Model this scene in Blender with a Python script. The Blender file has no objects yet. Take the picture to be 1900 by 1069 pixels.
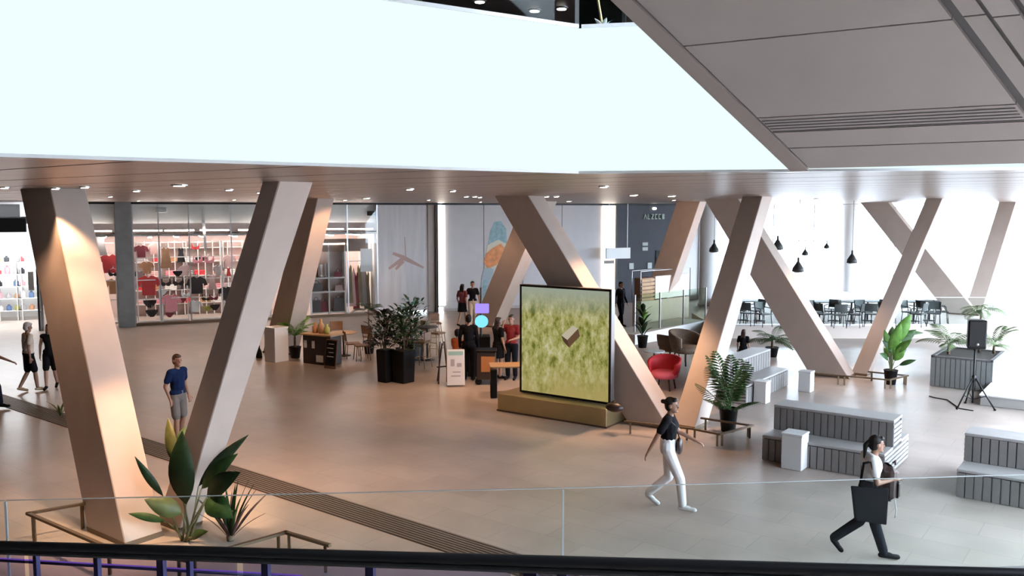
import bpy, bmesh, math, random
from mathutils import Vector, Matrix
random.seed(7)
S = bpy.context.scene
COL = S.collection
PI = math.pi

# ------------------------------------------------------------------ camera
F, CXP, CYP, CAMZ = 1600.0, 950.0, 534.5, 4.5
PITCH = math.atan(143.5 / F)
cam_data = bpy.data.cameras.new('camera')
cam_data.sensor_width = 36.0
cam_data.lens = F / 1900.0 * 36.0
cam_data.clip_end = 300
cam = bpy.data.objects.new('camera', cam_data)
cam.location = (0, 0, CAMZ)
cam.rotation_euler = (PI / 2 - PITCH, 0, 0)
COL.objects.link(cam)
S.camera = cam

# ------------------------------------------------------------------ world, light, exposure
S.view_settings.view_transform = 'Standard'
S.view_settings.look = 'None'
S.view_settings.gamma = 1.0
S.view_settings.use_curve_mapping = False
S.view_settings.exposure = -0.38
world = bpy.data.worlds.new('overcast_sky')
S.world = world
world.use_nodes = True
wn = world.node_tree.nodes['Background']
wn.inputs[0].default_value = (0.76, 0.865, 1.0, 1)
wn.inputs[1].default_value = 25.0
S.cycles.max_bounces = 8
S.cycles.transparent_max_bounces = 16
S.cycles.caustics_reflective = False
S.cycles.caustics_refractive = False
S.cycles.sample_clamp_indirect = 6.0

# ------------------------------------------------------------------ geometry of the hall (metres)
def ray(px, py):
    cx, cy = (px - CXP) / F, (CYP - py) / F
    c, s = math.cos(PITCH), math.sin(PITCH)
    return Vector((cx, c + cy * s, -s + cy * c))
def P(px, py, z=0.0):
    """point of the horizontal plane z seen at a photo pixel"""
    d = ray(px, py)
    t = (z - CAMZ) / d.z
    return Vector((d.x * t, d.y * t, z))
def Q(px, py, y):
    """point of the vertical plane y seen at a photo pixel"""
    d = ray(px, py)
    t = y / d.y
    return Vector((d.x * t, y, CAMZ + d.z * t))
A1 = Vector((-0.8, 0.6, 0))      # the hall's two grid axes
A2 = Vector((0.6, 0.8, 0))
RZ1 = math.atan2(-0.6, 0.8)      # local x along -A1 (to the right), local y along A2 (away)
ZC = 4.84                        # soffit height

# ------------------------------------------------------------------ materials
MATS = {}
def mat(name, col, rough=0.6, metal=0.0, var=0.0, scale=8.0, bump=0.0, emit=None, estr=0.0, spec=0.5, coat=0.0, stretch=None):
    if name in MATS: return MATS[name]
    m = bpy.data.materials.new(name); m.use_nodes = True
    nt = m.node_tree; b = nt.nodes['Principled BSDF']
    c4 = (col[0], col[1], col[2], 1)
    b.inputs['Base Color'].default_value = c4
    b.inputs['Roughness'].default_value = rough
    b.inputs['Metallic'].default_value = metal
    b.inputs['Specular IOR Level'].default_value = spec
    b.inputs['Coat Weight'].default_value = coat
    if emit:
        b.inputs['Emission Color'].default_value = (*emit, 1)
        b.inputs['Emission Strength'].default_value = estr
    if var or bump:
        tc = nt.nodes.new('ShaderNodeTexCoord'); mp = nt.nodes.new('ShaderNodeMapping')
        nt.links.new(tc.outputs['Object'], mp.inputs[0])
        if stretch: mp.inputs['Scale'].default_value = stretch
        nz = nt.nodes.new('ShaderNodeTexNoise'); nz.inputs['Scale'].default_value = scale
        nz.inputs['Detail'].default_value = 4
        nt.links.new(mp.outputs[0], nz.inputs['Vector'])
        if var:
            rp = nt.nodes.new('ShaderNodeMapRange')
            rp.inputs[1].default_value = 0.3; rp.inputs[2].default_value = 0.7
            rp.inputs[3].default_value = 1 - var; rp.inputs[4].default_value = 1 + var
            nt.links.new(nz.outputs[0], rp.inputs[0])
            mx = nt.nodes.new('ShaderNodeMix'); mx.data_type = 'RGBA'; mx.blend_type = 'MULTIPLY'
            mx.inputs[0].default_value = 1; mx.inputs[6].default_value = c4
            nt.links.new(rp.outputs[0], mx.inputs[7])
            nt.links.new(mx.outputs[2], b.inputs['Base Color'])
        if bump:
            bp = nt.nodes.new('ShaderNodeBump'); bp.inputs['Strength'].default_value = bump
            bp.inputs['Distance'].default_value = 0.02
            nt.links.new(nz.outputs[0], bp.inputs['Height'])
            nt.links.new(bp.outputs[0], b.inputs['Normal'])
    MATS[name] = m
    return m
def glass(name, tint=(0.9, 0.97, 0.95), refl=0.6, rough=0.02, base=0.04):
    if name in MATS: return MATS[name]
    m = bpy.data.materials.new(name); m.use_nodes = True
    nt = m.node_tree; nt.nodes.clear()
    out = nt.nodes.new('ShaderNodeOutputMaterial'); mix = nt.nodes.new('ShaderNodeMixShader')
    tr = nt.nodes.new('ShaderNodeBsdfTransparent'); gl = nt.nodes.new('ShaderNodeBsdfGlossy')
    lw = nt.nodes.new('ShaderNodeLayerWeight'); lw.inputs[0].default_value = .5
    fr = nt.nodes.new('ShaderNodeMath'); fr.operation = 'POWER'; fr.inputs[1].default_value = 5.0
    nt.links.new(lw.outputs['Facing'], fr.inputs[0])
    mu = nt.nodes.new('ShaderNodeMath'); mu.operation = 'MULTIPLY_ADD'
    mu.inputs[1].default_value = refl; mu.inputs[2].default_value = base * refl
    tr.inputs[0].default_value = (*tint, 1)
    gl.inputs['Roughness'].default_value = rough
    nt.links.new(fr.outputs[0], mu.inputs[0]); nt.links.new(mu.outputs[0], mix.inputs[0])
    nt.links.new(tr.outputs[0], mix.inputs[1]); nt.links.new(gl.outputs[0], mix.inputs[2])
    nt.links.new(mix.outputs[0], out.inputs[0])
    MATS[name] = m
    return m
def emis(name, col, strength):
    if name in MATS: return MATS[name]
    m = bpy.data.materials.new(name); m.use_nodes = True
    nt = m.node_tree; nt.nodes.clear()
    out = nt.nodes.new('ShaderNodeOutputMaterial'); e = nt.nodes.new('ShaderNodeEmission')
    e.inputs[0].default_value = (*col, 1); e.inputs[1].default_value = strength
    nt.links.new(e.outputs[0], out.inputs[0])
    MATS[name] = m
    return m

# ------------------------------------------------------------------ mesh building
class MB:
    def __init__(s): s.v = []; s.f = []
    def add(s, vs, fs, M=None):
        o = len(s.v)
        for p in vs:
            p = Vector(p)
            s.v.append(tuple(M @ p) if M is not None else tuple(p))
        for f in fs: s.f.append(tuple(i + o for i in f))
        return s
    def box(s, c, size, rz=0.0, M=None):
        hx, hy, hz = size[0] / 2, size[1] / 2, size[2] / 2
        R = Matrix.Translation(Vector(c)) @ Matrix.Rotation(rz, 4, 'Z')
        if M is not None: R = M @ R
        vs = [(x, y, z) for z in (-hz, hz) for (x, y) in ((-hx, -hy), (hx, -hy), (hx, hy), (-hx, hy))]
        return s.add(vs, [(3, 2, 1, 0), (4, 5, 6, 7), (0, 1, 5, 4), (1, 2, 6, 5), (2, 3, 7, 6), (3, 0, 4, 7)], R)
    def bbox(s, c, size, b=0.01, rz=0.0, M=None):
        """box with chamfered vertical and horizontal edges"""
        hx, hy, hz = size[0] / 2, size[1] / 2, size[2] / 2
        b = min(b, hx * .9, hy * .9, hz * .9)
        R = Matrix.Translation(Vector(c)) @ Matrix.Rotation(rz, 4, 'Z')
        if M is not None: R = M @ R
        def ring(ix, z):
            x, y = hx - ix, hy - ix
            k = b if ix == 0 else b * .6
            return [(-x + k, -y, z), (x - k, -y, z), (x, -y + k, z), (x, y - k, z), (x - k, y, z), (-x + k, y, z), (-x, y - k, z), (-x, -y + k, z)]
        rs = [ring(b, -hz), ring(0, -hz + b), ring(0, hz - b), ring(b, hz)]
        vs = [p for r in rs for p in r]; fs = [tuple(reversed(range(8))), tuple(range(24, 32))]
        for i in range(3):
            for k in range(8):
                a, c2 = i * 8 + k, i * 8 + (k + 1) % 8
                fs.append((a, c2, c2 + 8, a + 8))
        return s.add(vs, fs, R)
    def hexa(s, bot, top):
        n = len(bot)
        fs = [tuple(reversed(range(n))), tuple(range(n, 2 * n))]
        for k in range(n): fs.append((k, (k + 1) % n, n + (k + 1) % n, n + k))
        return s.add(list(bot) + list(top), fs)
    def prism(s, poly, z0, z1, M=None):
        n = len(poly)
        fs = [tuple(reversed(range(n))), tuple(range(n, 2 * n))]
        for k in range(n): fs.append((k, (k + 1) % n, n + (k + 1) % n, n + k))
        return s.add([(x, y, z0) for x, y in poly] + [(x, y, z1) for x, y in poly], fs, M)
    def tube(s, pts, r, n=8, cap=True):
        pts = [Vector(p) for p in pts]
        rs = r if isinstance(r, (list, tuple)) else [r] * len(pts)
        o = len(s.v); prev = None
        for i, p in enumerate(pts):
            if i == 0: t = pts[1] - p
            elif i == len(pts) - 1: t = p - pts[i - 1]
            else: t = (pts[i + 1] - p).normalized() + (p - pts[i - 1]).normalized()
            t.normalize()
            if prev is None:
                u = t.cross(Vector((0, 0, 1)))
                if u.length < 1e-3: u = t.cross(Vector((1, 0, 0)))
            else: u = prev - t * prev.dot(t)
            u.normalize(); prev = u; w = t.cross(u)
            for k in range(n):
                a = 2 * PI * k / n
                s.v.append(tuple(p + (u * math.cos(a) + w * math.sin(a)) * rs[i]))
        for i in range(len(pts) - 1):
            for k in range(n):
                a, b = o + i * n + k, o + i * n + (k + 1) % n
                s.f.append((a, b, b + n, a + n))
        if cap:
            s.f.append(tuple(o + k for k in reversed(range(n))))
            e = o + (len(pts) - 1) * n
            s.f.append(tuple(e + k for k in range(n)))
        return s
    def lathe(s, prof, n=16, c=(0, 0, 0), M=None):
        vs = []
        for r, z in prof:
            for k in range(n):
                a = 2 * PI * k / n
                vs.append((c[0] + r * math.cos(a), c[1] + r * math.sin(a), c[2] + z))
        fs = [tuple(reversed(range(n)))]
        for i in range(len(prof) - 1):
            for k in range(n):
                a, b = i * n + k, i * n + (k + 1) % n
                fs.append((a, b, b + n, a + n))
        e = (len(prof) - 1) * n
        fs.append(tuple(e + k for k in range(n)))
        return s.add(vs, fs, M)
    def ell(s, c, r, M=None, n=12, m=8):
        prof = []
        for i in range(m + 1):
            a = -PI / 2 + PI * i / m
            prof.append((max(math.cos(a), 0.02), math.sin(a)))
        R = Matrix.Translation(Vector(c)) @ (M if M is not None else Matrix.Identity(4)) @ Matrix.Diagonal((r[0], r[1], r[2], 1))
        return s.lathe(prof, n, M=R)
    def cap(s, p0, p1, r0, r1=None, n=10):
        """tapered capsule"""
        r1 = r0 if r1 is None else r1
        p0, p1 = Vector(p0), Vector(p1)
        d = (p1 - p0)
        L = d.length or 1e-4
        d.normalize()
        pts = [p0 - d * r0 * .97, p0 - d * r0 * .7, p0, p1, p1 + d * r1 * .7, p1 + d * r1 * .97]
        return s.tube(pts, [r0 * .25, r0 * .72, r0, r1, r1 * .72, r1 * .25], n)
    def leaf(s, base, tip, width, up=(0, 0, 1), droop=0.12, fold=0.15, n=7, shape=0.55, thick=0.004):
        """curved blade from base to tip; shape = where it is widest"""
        base, tip, up = Vector(base), Vector(tip), Vector(up)
        d = tip - base; L = d.length; t = d.normalized()
        side = t.cross(up)
        if side.length < 1e-3: side = t.cross(Vector((1, 0, 0)))
        side.normalize(); nrm = side.cross(t).normalized()
        o = len(s.v)
        for lay in (0, 1):
            for i in range(n + 1):
                u = i / n
                if u < shape: w = math.sin(PI / 2 * (u / shape)) ** 0.8
                else: w = math.cos(PI / 2 * (u - shape) / (1 - shape)) ** 0.9
                w = max(w, 0.03) * width / 2
                c = base + d * u + nrm * (math.sin(PI * u) * droop * L - lay * thick)
                for k, off in ((-1, 1), (0, 0), (1, 1)):
                    s.v.append(tuple(c + side * (w * k) + nrm * (off * fold * w)))
        r = (n + 1) * 3
        for i in range(n):
            for k in (0, 1):
                a = o + i * 3 + k
                s.f.append((a, a + 1, a + 4, a + 3))
                b = a + r
                s.f.append((b + 3, b + 4, b + 1, b))
        for i in range(n):
            for k, fl in ((0, 1), (2, 0)):
                a = o + i * 3 + k
                q = (a, a + 3, a + 3 + r, a + r)
                s.f.append(q if fl else tuple(reversed(q)))
        return s
    def build(s, name, m, parent=None, smooth=False, loc=None, rz=0.0, kind=None):
        me = bpy.data.meshes.new(name)
        me.from_pydata(s.v, [], s.f)
        me.update()
        if smooth:
            for p in me.polygons: p.use_smooth = True
        return link(name, me, m, parent, loc, rz, kind)
def link(name, me, m=None, parent=None, loc=None, rz=0.0, kind=None):
    o = bpy.data.objects.new(name, me)
    COL.objects.link(o)
    if m is not None:
        ms = m if isinstance(m, (list, tuple)) else [m]
        if len(me.materials) == 0:
            for k in ms: me.materials.append(MATS[k] if isinstance(k, str) else k)
    if parent is not None: o.parent = parent
    if loc is not None: o.location = loc
    if rz: o.rotation_euler = (0, 0, rz)
    if kind: o['kind'] = kind
    return o
def tag(o, label, cat, group=None, kind=None):
    o['label'] = label; o['category'] = cat
    if group: o['group'] = group
    if kind: o['kind'] = kind
    return o
def thing(name, label, cat, loc=(0, 0, 0), rz=0.0, group=None):
    o = bpy.data.objects.new(name, None)
    COL.objects.link(o)
    o.location = loc; o.rotation_euler = (0, 0, rz); o.empty_display_size = 0.1
    return tag(o, label, cat, group)
def struct(o):
    o['kind'] = 'structure'; return o
def clone(root, loc, rz, label, scale=None):
    def cp(o, par):
        c = o.copy(); COL.objects.link(c); c.parent = par
        for ch in o.children: cp(ch, c)
        return c
    r = cp(root, None); r.location = loc; r.rotation_euler = (0, 0, rz); r['label'] = label
    if scale: r.scale = (scale, scale, scale)
    return r
ORD = ['first', 'second', 'third', 'fourth', 'fifth', 'sixth', 'seventh', 'eighth', 'ninth', 'tenth', 'eleventh', 'twelfth', 'thirteenth', 'fourteenth', 'fifteenth', 'sixteenth', 'seventeenth', 'eighteenth', 'nineteenth', 'twentieth']
def clip(poly, p, n):
    """keep the part of a 2D polygon where (x-p).n >= 0"""
    out = []
    for i in range(len(poly)):
        a, b = Vector(poly[i]), Vector(poly[(i + 1) % len(poly)])
        da, db = (a - p).dot(n), (b - p).dot(n)
        if da >= 0: out.append(tuple(a))
        if da * db < 0: out.append(tuple(a + (b - a) * (da / (da - db))))
    return out
# ================================================================== MATERIALS
mat('beam_panel', (0.52, 0.425, 0.37), 0.6, var=0.04, scale=3)
mat('soffit_metal', (0.46, 0.38, 0.34), 0.34, metal=0.85, var=0.10, scale=1.2, stretch=(0.25, 4, 1))
mat('soffit_gap', (0.05, 0.04, 0.04), 0.6)
mat('grey_panel', (0.50, 0.455, 0.44), 0.42, metal=0.2, var=0.08, scale=0.9)
mat('grey_groove', (0.13, 0.125, 0.125), 0.6)
mat('black_metal', (0.010, 0.010, 0.011), 0.45, spec=0.3)
mat('black_rubber', (0.006, 0.006, 0.007), 0.4, spec=0.2)
mat('bronze_metal', (0.16, 0.11, 0.07), 0.45, metal=0.6)
mat('steel', (0.55, 0.56, 0.58), 0.3, metal=0.9)
mat('white_paint', (0.80, 0.79, 0.78), 0.5)
mat('white_gloss', (0.85, 0.85, 0.85), 0.25)
mat('wall_grey', (0.64, 0.61, 0.62), 0.6, var=0.03, scale=2)
mat('wall_rear_grey', (0.16, 0.15, 0.15), 0.8, var=0.04, scale=1)
mat('wall_warm', (0.55, 0.47, 0.42), 0.65, var=0.04, scale=2)
mat('concrete', (0.27, 0.26, 0.25), 0.7, var=0.12, scale=3, bump=0.1)
mat('blue_wall', (0.024, 0.028, 0.042), 0.6, var=0.08, scale=3)
mat('dark_wood', (0.030, 0.018, 0.014), 0.5, var=0.2, scale=4, stretch=(1, 8, 1))
mat('upper_wood', (0.085, 0.055, 0.045), 0.4, var=0.2, scale=4, stretch=(1, 8, 1))
mat('pale_wood', (0.42, 0.26, 0.13), 0.5, var=0.15, scale=6, stretch=(1, 8, 1))
mat('brown_wood', (0.20, 0.105, 0.055), 0.5, var=0.15, scale=6, stretch=(1, 8, 1))
mat('bench_grey', (0.225, 0.21, 0.205), 0.65, var=0.05, scale=5)
mat('bench_top', (0.40, 0.385, 0.375), 0.5, var=0.05, scale=4)
mat('planter_grey', (0.20, 0.205, 0.205), 0.6, var=0.05, scale=5)
mat('soil', (0.035, 0.025, 0.018), 0.95, var=0.3, scale=30, bump=0.5)
mat('pot_black', (0.007, 0.007, 0.008), 0.5, spec=0.2)
mat('brass_base', (0.50, 0.40, 0.22), 0.38, metal=0.75, var=0.06, scale=3)
mat('pavement', (0.6, 0.6, 0.6), 0.8, var=0.06, scale=1)
mat('shop_pink', (0.78, 0.62, 0.58), 0.6, var=0.03, scale=2)
mat('shop_white', (0.85, 0.82, 0.80), 0.5)
mat('khaki', (0.25, 0.22, 0.13), 0.8, var=0.2, scale=4)
mat('curtain_grey', (0.88, 0.84, 0.84), 0.7, var=0.08, scale=1.5, stretch=(3, 3, .3))
glass('shop_glass', (0.93, 0.95, 0.95), 0.55)
glass('guard_glass', (0.94, 0.975, 0.965), 0.30, base=0.02)
glass('green_glass', (0.84, 0.90, 0.83), 0.5)
glass('facade_glass', (0.97, 0.99, 1.0), 0.25)
glass('teal_glass', (0.16, 0.24, 0.25), 0.5)
mat('glass_edge', (0.34, 0.36, 0.36), 0.4)
emis('lamp_strip', (1.0, 0.90, 0.80), 4.0)
emis('lamp_disc', (1.0, 0.90, 0.78), 12.0)
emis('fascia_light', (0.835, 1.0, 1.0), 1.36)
emis('shop_lamp', (1.0, 0.86, 0.78), 38.0)
emis('store_lamp', (0.92, 0.97, 1.0), 32.0)
emis('purple_led', (0.40, 0.18, 0.90), 0.7)

# floor: large stone tiles with soft mottling, gloss varies a little
fm = bpy.data.materials.new('floor_stone'); fm.use_nodes = True; MATS['floor_stone'] = fm
nt = fm.node_tree; b = nt.nodes['Principled BSDF']
tc = nt.nodes.new('ShaderNodeTexCoord'); mp = nt.nodes.new('ShaderNodeMapping')
mp.inputs['Rotation'].default_value = (0, 0, -RZ1)
nt.links.new(tc.outputs['Object'], mp.inputs[0])
br = nt.nodes.new('ShaderNodeTexBrick')
br.inputs['Color1'].default_value = (0.46, 0.385, 0.34, 1)
br.inputs['Color2'].default_value = (0.42, 0.35, 0.307, 1)
br.inputs['Mortar'].default_value = (0.35, 0.29, 0.25, 1)
br.inputs['Scale'].default_value = 1.0
br.inputs['Brick Width'].default_value = 1.2
br.inputs['Row Height'].default_value = 0.6
br.inputs['Mortar Size'].default_value = 0.006
nt.links.new(mp.outputs[0], br.inputs['Vector'])
nz = nt.nodes.new('ShaderNodeTexNoise'); nz.inputs['Scale'].default_value = 1.3; nz.inputs['Detail'].default_value = 5
nt.links.new(mp.outputs[0], nz.inputs['Vector'])
rp = nt.nodes.new('ShaderNodeMapRange'); rp.inputs[1].default_value = .3; rp.inputs[2].default_value = .7
rp.inputs[3].default_value = .88; rp.inputs[4].default_value = 1.1
nt.links.new(nz.outputs[0], rp.inputs[0])
mx = nt.nodes.new('ShaderNodeMix'); mx.data_type = 'RGBA'; mx.blend_type = 'MULTIPLY'; mx.inputs[0].default_value = 1
nt.links.new(br.outputs[0], mx.inputs[6]); nt.links.new(rp.outputs[0], mx.inputs[7])
nt.links.new(mx.outputs[2], b.inputs['Base Color'])
rr = nt.nodes.new('ShaderNodeMapRange'); rr.inputs[3].default_value = .26; rr.inputs[4].default_value = .40
nt.links.new(nz.outputs[0], rr.inputs[0]); nt.links.new(rr.outputs[0], b.inputs['Roughness'])

# ================================================================== STRUCTURE
# -- shopfront wall frame: local x along the wall (to the right), local y behind it
WA, WB = P(250, 605), P(820, 578)
WD = (WB - WA).normalized(); WN = Vector((-WD.y, WD.x, 0))
WR = math.atan2(WD.y, WD.x)
def WS(px):
    d = ray(px, 480); r = d.x / d.y
    return (r * WA.y - WA.x) / (WD.x - r * WD.y)
def W(s, t=0.0, z=0.0): return WA + WD * s + WN * t + Vector((0, 0, z))
def WZ(px, py, t=0.0):
    """height of a pixel on the shopfront plane (t behind it)"""
    p = W(WS(px), t); d = ray(px, py)
    return CAMZ + d.z * p.y / d.y
MW = Matrix.Translation(WA) @ Matrix.Rotation(WR, 4, 'Z')

# -- floor
m = MB(); m.box((1, 17, -0.1), (64, 62, 0.2)); fl = struct(m.build('floor', 'floor_stone'))
m = MB(); m.box((40, 30, -0.25), (120, 130, 0.1)); tag(m.build('pavement', 'pavement'), 'pale paved ground outside the glazed front', 'pavement', kind='structure')

# -- soffit: metal planks between the luminous band and the shops
FA, FB, FC = P(0, 285, ZC), P(1070, 318, ZC), P(1900, 310.5, ZC)
d1 = (FB - FA).normalized(); d2 = (FC - FB).normalized()
FL = FA - d1 * 7.0; FR = FC + d2 * 4.5
n1 = Vector((-d1.y, d1.x)); n2 = Vector((-d2.y, d2.x))
soff = MB()
BK = 46.2
RF = lambda y: 7.0 + (y - 3) * 22.0 / 43.0       # the right-hand glass front (x at depth y)
base_poly = [(FL.x, FL.y), (FB.x, FB.y), (FR.x, FR.y), (RF(FR.y), FR.y), (RF(BK), BK), (-26, BK), (-26, FL.y)]
soff.prism(base_poly, ZC + 0.03, ZC + 0.13)
ceiling = struct(soff.build('ceiling', 'soffit_gap'))
def plank(lo, hi):
    c = Vector((A2.x, A2.y)); u = Vector((-A1.x, -A1.y))
    quad = [tuple(c * lo - u * 60), tuple(c * lo + u * 60), tuple(c * hi + u * 60), tuple(c * hi - u * 60)]
    q = clip(quad, Vector((0, BK - .2)), Vector((0, -1)))
    q = clip(q, Vector((-25.9, 0)), Vector((1, 0)))
    e = Vector((RF(0), 0)); f = Vector((RF(10) - RF(0), 10)).normalized()
    q = clip(q, e, Vector((-f.y, f.x)))
    pa_, pb__ = Vector((FA.x, FA.y)), Vector((FB.x, FB.y))
    if all((Vector(v) - pa_).dot(n1) > 0 and (Vector(v) - pb__).dot(n2) > 0 for v in q): return [q]
    # the band bends back at its corner: left of it one front line applies, right of it the other
    return [clip(clip(q, pb__, Vector((-1, 0))), pa_, n1), clip(clip(q, pb__, Vector((1, 0))), pb__, n2)]
w = 1.15
k = -14.0
while k < 56:
    for q in plank(k + 0.025, k + w - 0.025):
        if len(q) >= 3:
            m = MB(); m.prism(q, ZC, ZC + 0.05); m.build('soffit_panel', 'soffit_metal', ceiling)
    k += w
# -- luminous band and the floor above it
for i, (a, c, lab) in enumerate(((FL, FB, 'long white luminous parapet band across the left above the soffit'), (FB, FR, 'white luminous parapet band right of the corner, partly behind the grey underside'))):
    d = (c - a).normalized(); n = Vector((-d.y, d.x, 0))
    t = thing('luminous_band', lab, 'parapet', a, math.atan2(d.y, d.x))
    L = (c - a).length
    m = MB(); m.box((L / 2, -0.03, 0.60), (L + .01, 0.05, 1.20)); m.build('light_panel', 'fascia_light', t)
    m = MB(); m.box((L / 2, 0.04, 1.215), (L - .08, 0.22, 0.03)); m.build('top_rail', 'white_gloss', t)
    m = MB(); m.box((L / 2, -0.03, -0.012), (L - .06, 0.08, 0.022)); m.build('bottom_trim', 'white_gloss', t)
    m = MB(); m.box((L / 2, 0.06, 1.65), (L - .4, 0.014, 0.84)); m.build('glass_screen', 'guard_glass', t)
m = MB(); m.prism(base_poly, ZC + 0.14, ZC + 0.45); struct(m.build('floor_upper', 'dark_wood'))
m = MB()
up_poly = [(FL.x, FL.y + .4), (FB.x, FB.y + .4), (FR.x, FR.y + .4), (RF(FR.y), FR.y + .4), (RF(30), 30), (-26, 30)]
m.prism(up_poly, 8.8, 8.95); upc = struct(m.build('ceiling_upper', 'upper_wood'))
m = MB(); m.box((0, 29, 7.0), (52, .2, 3.8)); struct(m.build('wall_upper', 'upper_wood'))
for i, (px, py, dep) in enumerate(((890, 2, 0), (992, 19, 0), (1042, 15, 0), (830, -20, 0), (940, -30, 0))):
    p = P(px, py, 8.79)
    t = thing('recessed_light', f'small bright ceiling light on the dark upper floor, {ORD[i]} of the row', 'ceiling light', p, 0, 'upper floor lights')
    m = MB(); m.lathe([(0.11, -0.02), (0.14, 0.0), (0.14, 0.01)], 16); m.build('trim_ring', 'steel', t)
    m = MB(); m.lathe([(0.10, -0.03), (0.10, -0.021)], 16); m.build('lamp_disc', 'lamp_disc', t)
# teal glass screen and gilded ornament standing behind the corner of the band
p = FB + Vector((0.02, 0.35, 0.45))
FBZ = p.z
t = thing('glass_partition', 'dark teal glass partition rising behind the corner of the luminous band', 'glass partition', p, math.atan2(d2.y, d2.x))
m = MB(); m.box((0.21, 0.0, 1.5), (0.38, 0.02, 3.0)); m.build('pane', 'teal_glass', t)
m = MB(); m.box((0.0, 0, 1.5), (0.03, 0.05, 3.0)); m.build('frame_post', 'steel', t)
m = MB(); m.box((0.42, 0, 1.5), (0.03, 0.05, 3.0)); m.build('frame_post', 'black_metal', t)
mat('gold', (0.75, 0.58, 0.25), 0.3, metal=0.9)
p = Q(1118, 45, FB.y + .3)
t = thing('gilded_ornament', 'gold curved ornament with white petals on top of the luminous band', 'ornament', (p.x, p.y, 6.07))
m = MB(); m.tube([(0, 0, 0.0), (-0.01, 0, .12), (-.04, 0, .28), (-.03, 0, .5), (0.05, 0, .66)], [.012, .012, .011, .01, .006], 8); m.build('arm', 'gold', t, True)
for a in range(5):
    m = MB(); m.leaf((0, 0, .0), (.09 * math.cos(a * 1.25), .09 * math.sin(a * 1.25), .12), .05); m.build('petal', 'white_gloss', t, True)

# -- shell: walls, roof, glazed fronts
m = MB(); m.box((-26.2, 17, 6), (0.3, 60, 12.4)); struct(m.build('wall_left', 'wall_rear_grey'))
m = MB(); m.box((0, -13, 6), (60, 0.3, 12.4)); struct(m.build('wall_rear', 'wall_rear_grey'))
m = MB()
m.prism([(-26, 6.5), (RF(6.5) + .3, 6.5), (RF(BK) + .3, BK + .3), (-26, BK + .3)], 12.05, 12.35); m.box((-9.5, -11.2, 12.2), (33.5, 4.4, .3))
m.box((-12, -1.25, 12.2), (28, 15.5, .3))
roof = struct(m.build('ceiling_roof', 'white_paint'))
for i in range(5):  # unseen skylight opening, added to brighten the atrium and foreground
    m = MB(); m.box((2 + 5 * i / 4, -1.25, 12.15), (.12, 15.5, .2)); m.build('added_skylight_bar', 'white_paint', roof)
m = MB(); m.box((4.5, -1.25, 12.25), (5, 15.5, .02)); m.build('added_skylight_pane', 'facade_glass', roof)
def facade(name, a, c, z0, z1, nmul, bars):
    a, c = Vector(a), Vector(c); d = c - a; L = d.length; rz = math.atan2(d.y, d.x)
    fr = MB(); fr.box((L / 2, 0, z0 + .06), (L, .16, .12))
    root = struct(fr.build(name, 'white_gloss', None, False, (a.x, a.y, 0), rz))
    me = None; pm = None
    for i in range(nmul + 1):
        if me is None:
            q = MB(); q.box((0, 0, (z0 + z1) / 2), (.07, .14, z1 - z0)); o = q.build('mullion', 'white_gloss', root); me = o.data
        else: o = link('mullion', me, None, root)
        o.location = (L * i / nmul, 0, 0)
    for z in bars:
        q = MB(); q.box((L / 2, 0, z), (L, .1, .06)); q.build('transom', 'white_gloss', root)
    for i in range(nmul):
        if pm is None:
            q = MB(); q.box((L / nmul / 2, 0, (z0 + z1) / 2), (L / nmul - .06, .02, z1 - z0)); o = q.build('pane', 'facade_glass', root); pm = o.data
        else: o = link('pane', pm, None, root)
        o.location = (L * i / nmul, 0, 0)
    return root
XB0 = W(WS(1300)).x
facade('window_1', (W(WS(1300)).x, 46, 0), (29, 46, 0), 0, ZC, 9, (2.9,))
facade('window_2', (29, 46, 0), (7.0, 3, 0), 0, 12, 16, (2.9, ZC, 8.5))
m = MB(); m.box((7.1, -5.0, 6), (.3, 15.8, 12.4)); struct(m.build('wall_right', 'wall_rear_grey'))
pw = W(WS(1300))
m = MB(); m.box((pw.x, (pw.y + 46) / 2, ZC / 2), (.2, 46 - pw.y + .2, ZC)); struct(m.build('wall_return', 'white_paint'))

# -- shopfront wall pieces (local frame of the wall)
def wbox(mb, px0, px1, t0, t1, z0, z1):
    s0, s1 = WS(px0), WS(px1)
    return mb.box(((s0 + s1) / 2, (t0 + t1) / 2, (z0 + z1) / 2), (abs(s1 - s0), t1 - t0, z1 - z0))
def wobj(name, m, mt, parent=None):
    if parent is None: return m.build(name, mt, None, False, WA, WR)
    return m.build(name, mt, parent)
wb = struct(wobj('wall_back', wbox(MB(), 826, 1300, .12, .32, 0, ZC), 'wall_grey'))
for i in range(4):        # tall grey cladding panels
    a, c = 827 + i * 72.4, 827 + (i + 1) * 72.4 - 1.2
    wbox(MB(), a, c, .06, .12, .45, ZC - .02).build('cladding_panel', 'wall_grey', wb)
wbox(MB(), 827, 1115, .04, .12, 0, .44).build('plinth_panel', 'wall_grey', wb)
wbox(MB(), 1144, 1262, .04, .12, 0, ZC).build('blue_panel', 'blue_wall', wb)
wbox(MB(), 1263, 1299, .04, .12, 0, ZC).build('white_panel', 'white_paint', wb)
m = MB()
for a, c in ((794, 811),): wbox(m, a, c, -.05, .25, 0, ZC)
struct(wobj('wall_pier', m, 'wall_warm'))
struct(wobj('trim_1', wbox(MB(), 806.5, 811.5, -.14, -.052, 0, ZC), 'dark_wood'))
struct(wobj('trim_2', wbox(MB(), 1140.6, 1143.6, -.12, .03, 0, ZC), 'dark_wood'))
struct(wobj('trim_3', wbox(MB(), 75, 1300, -.17, -.141, ZC - .09, ZC - .01), 'black_metal'))
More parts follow.
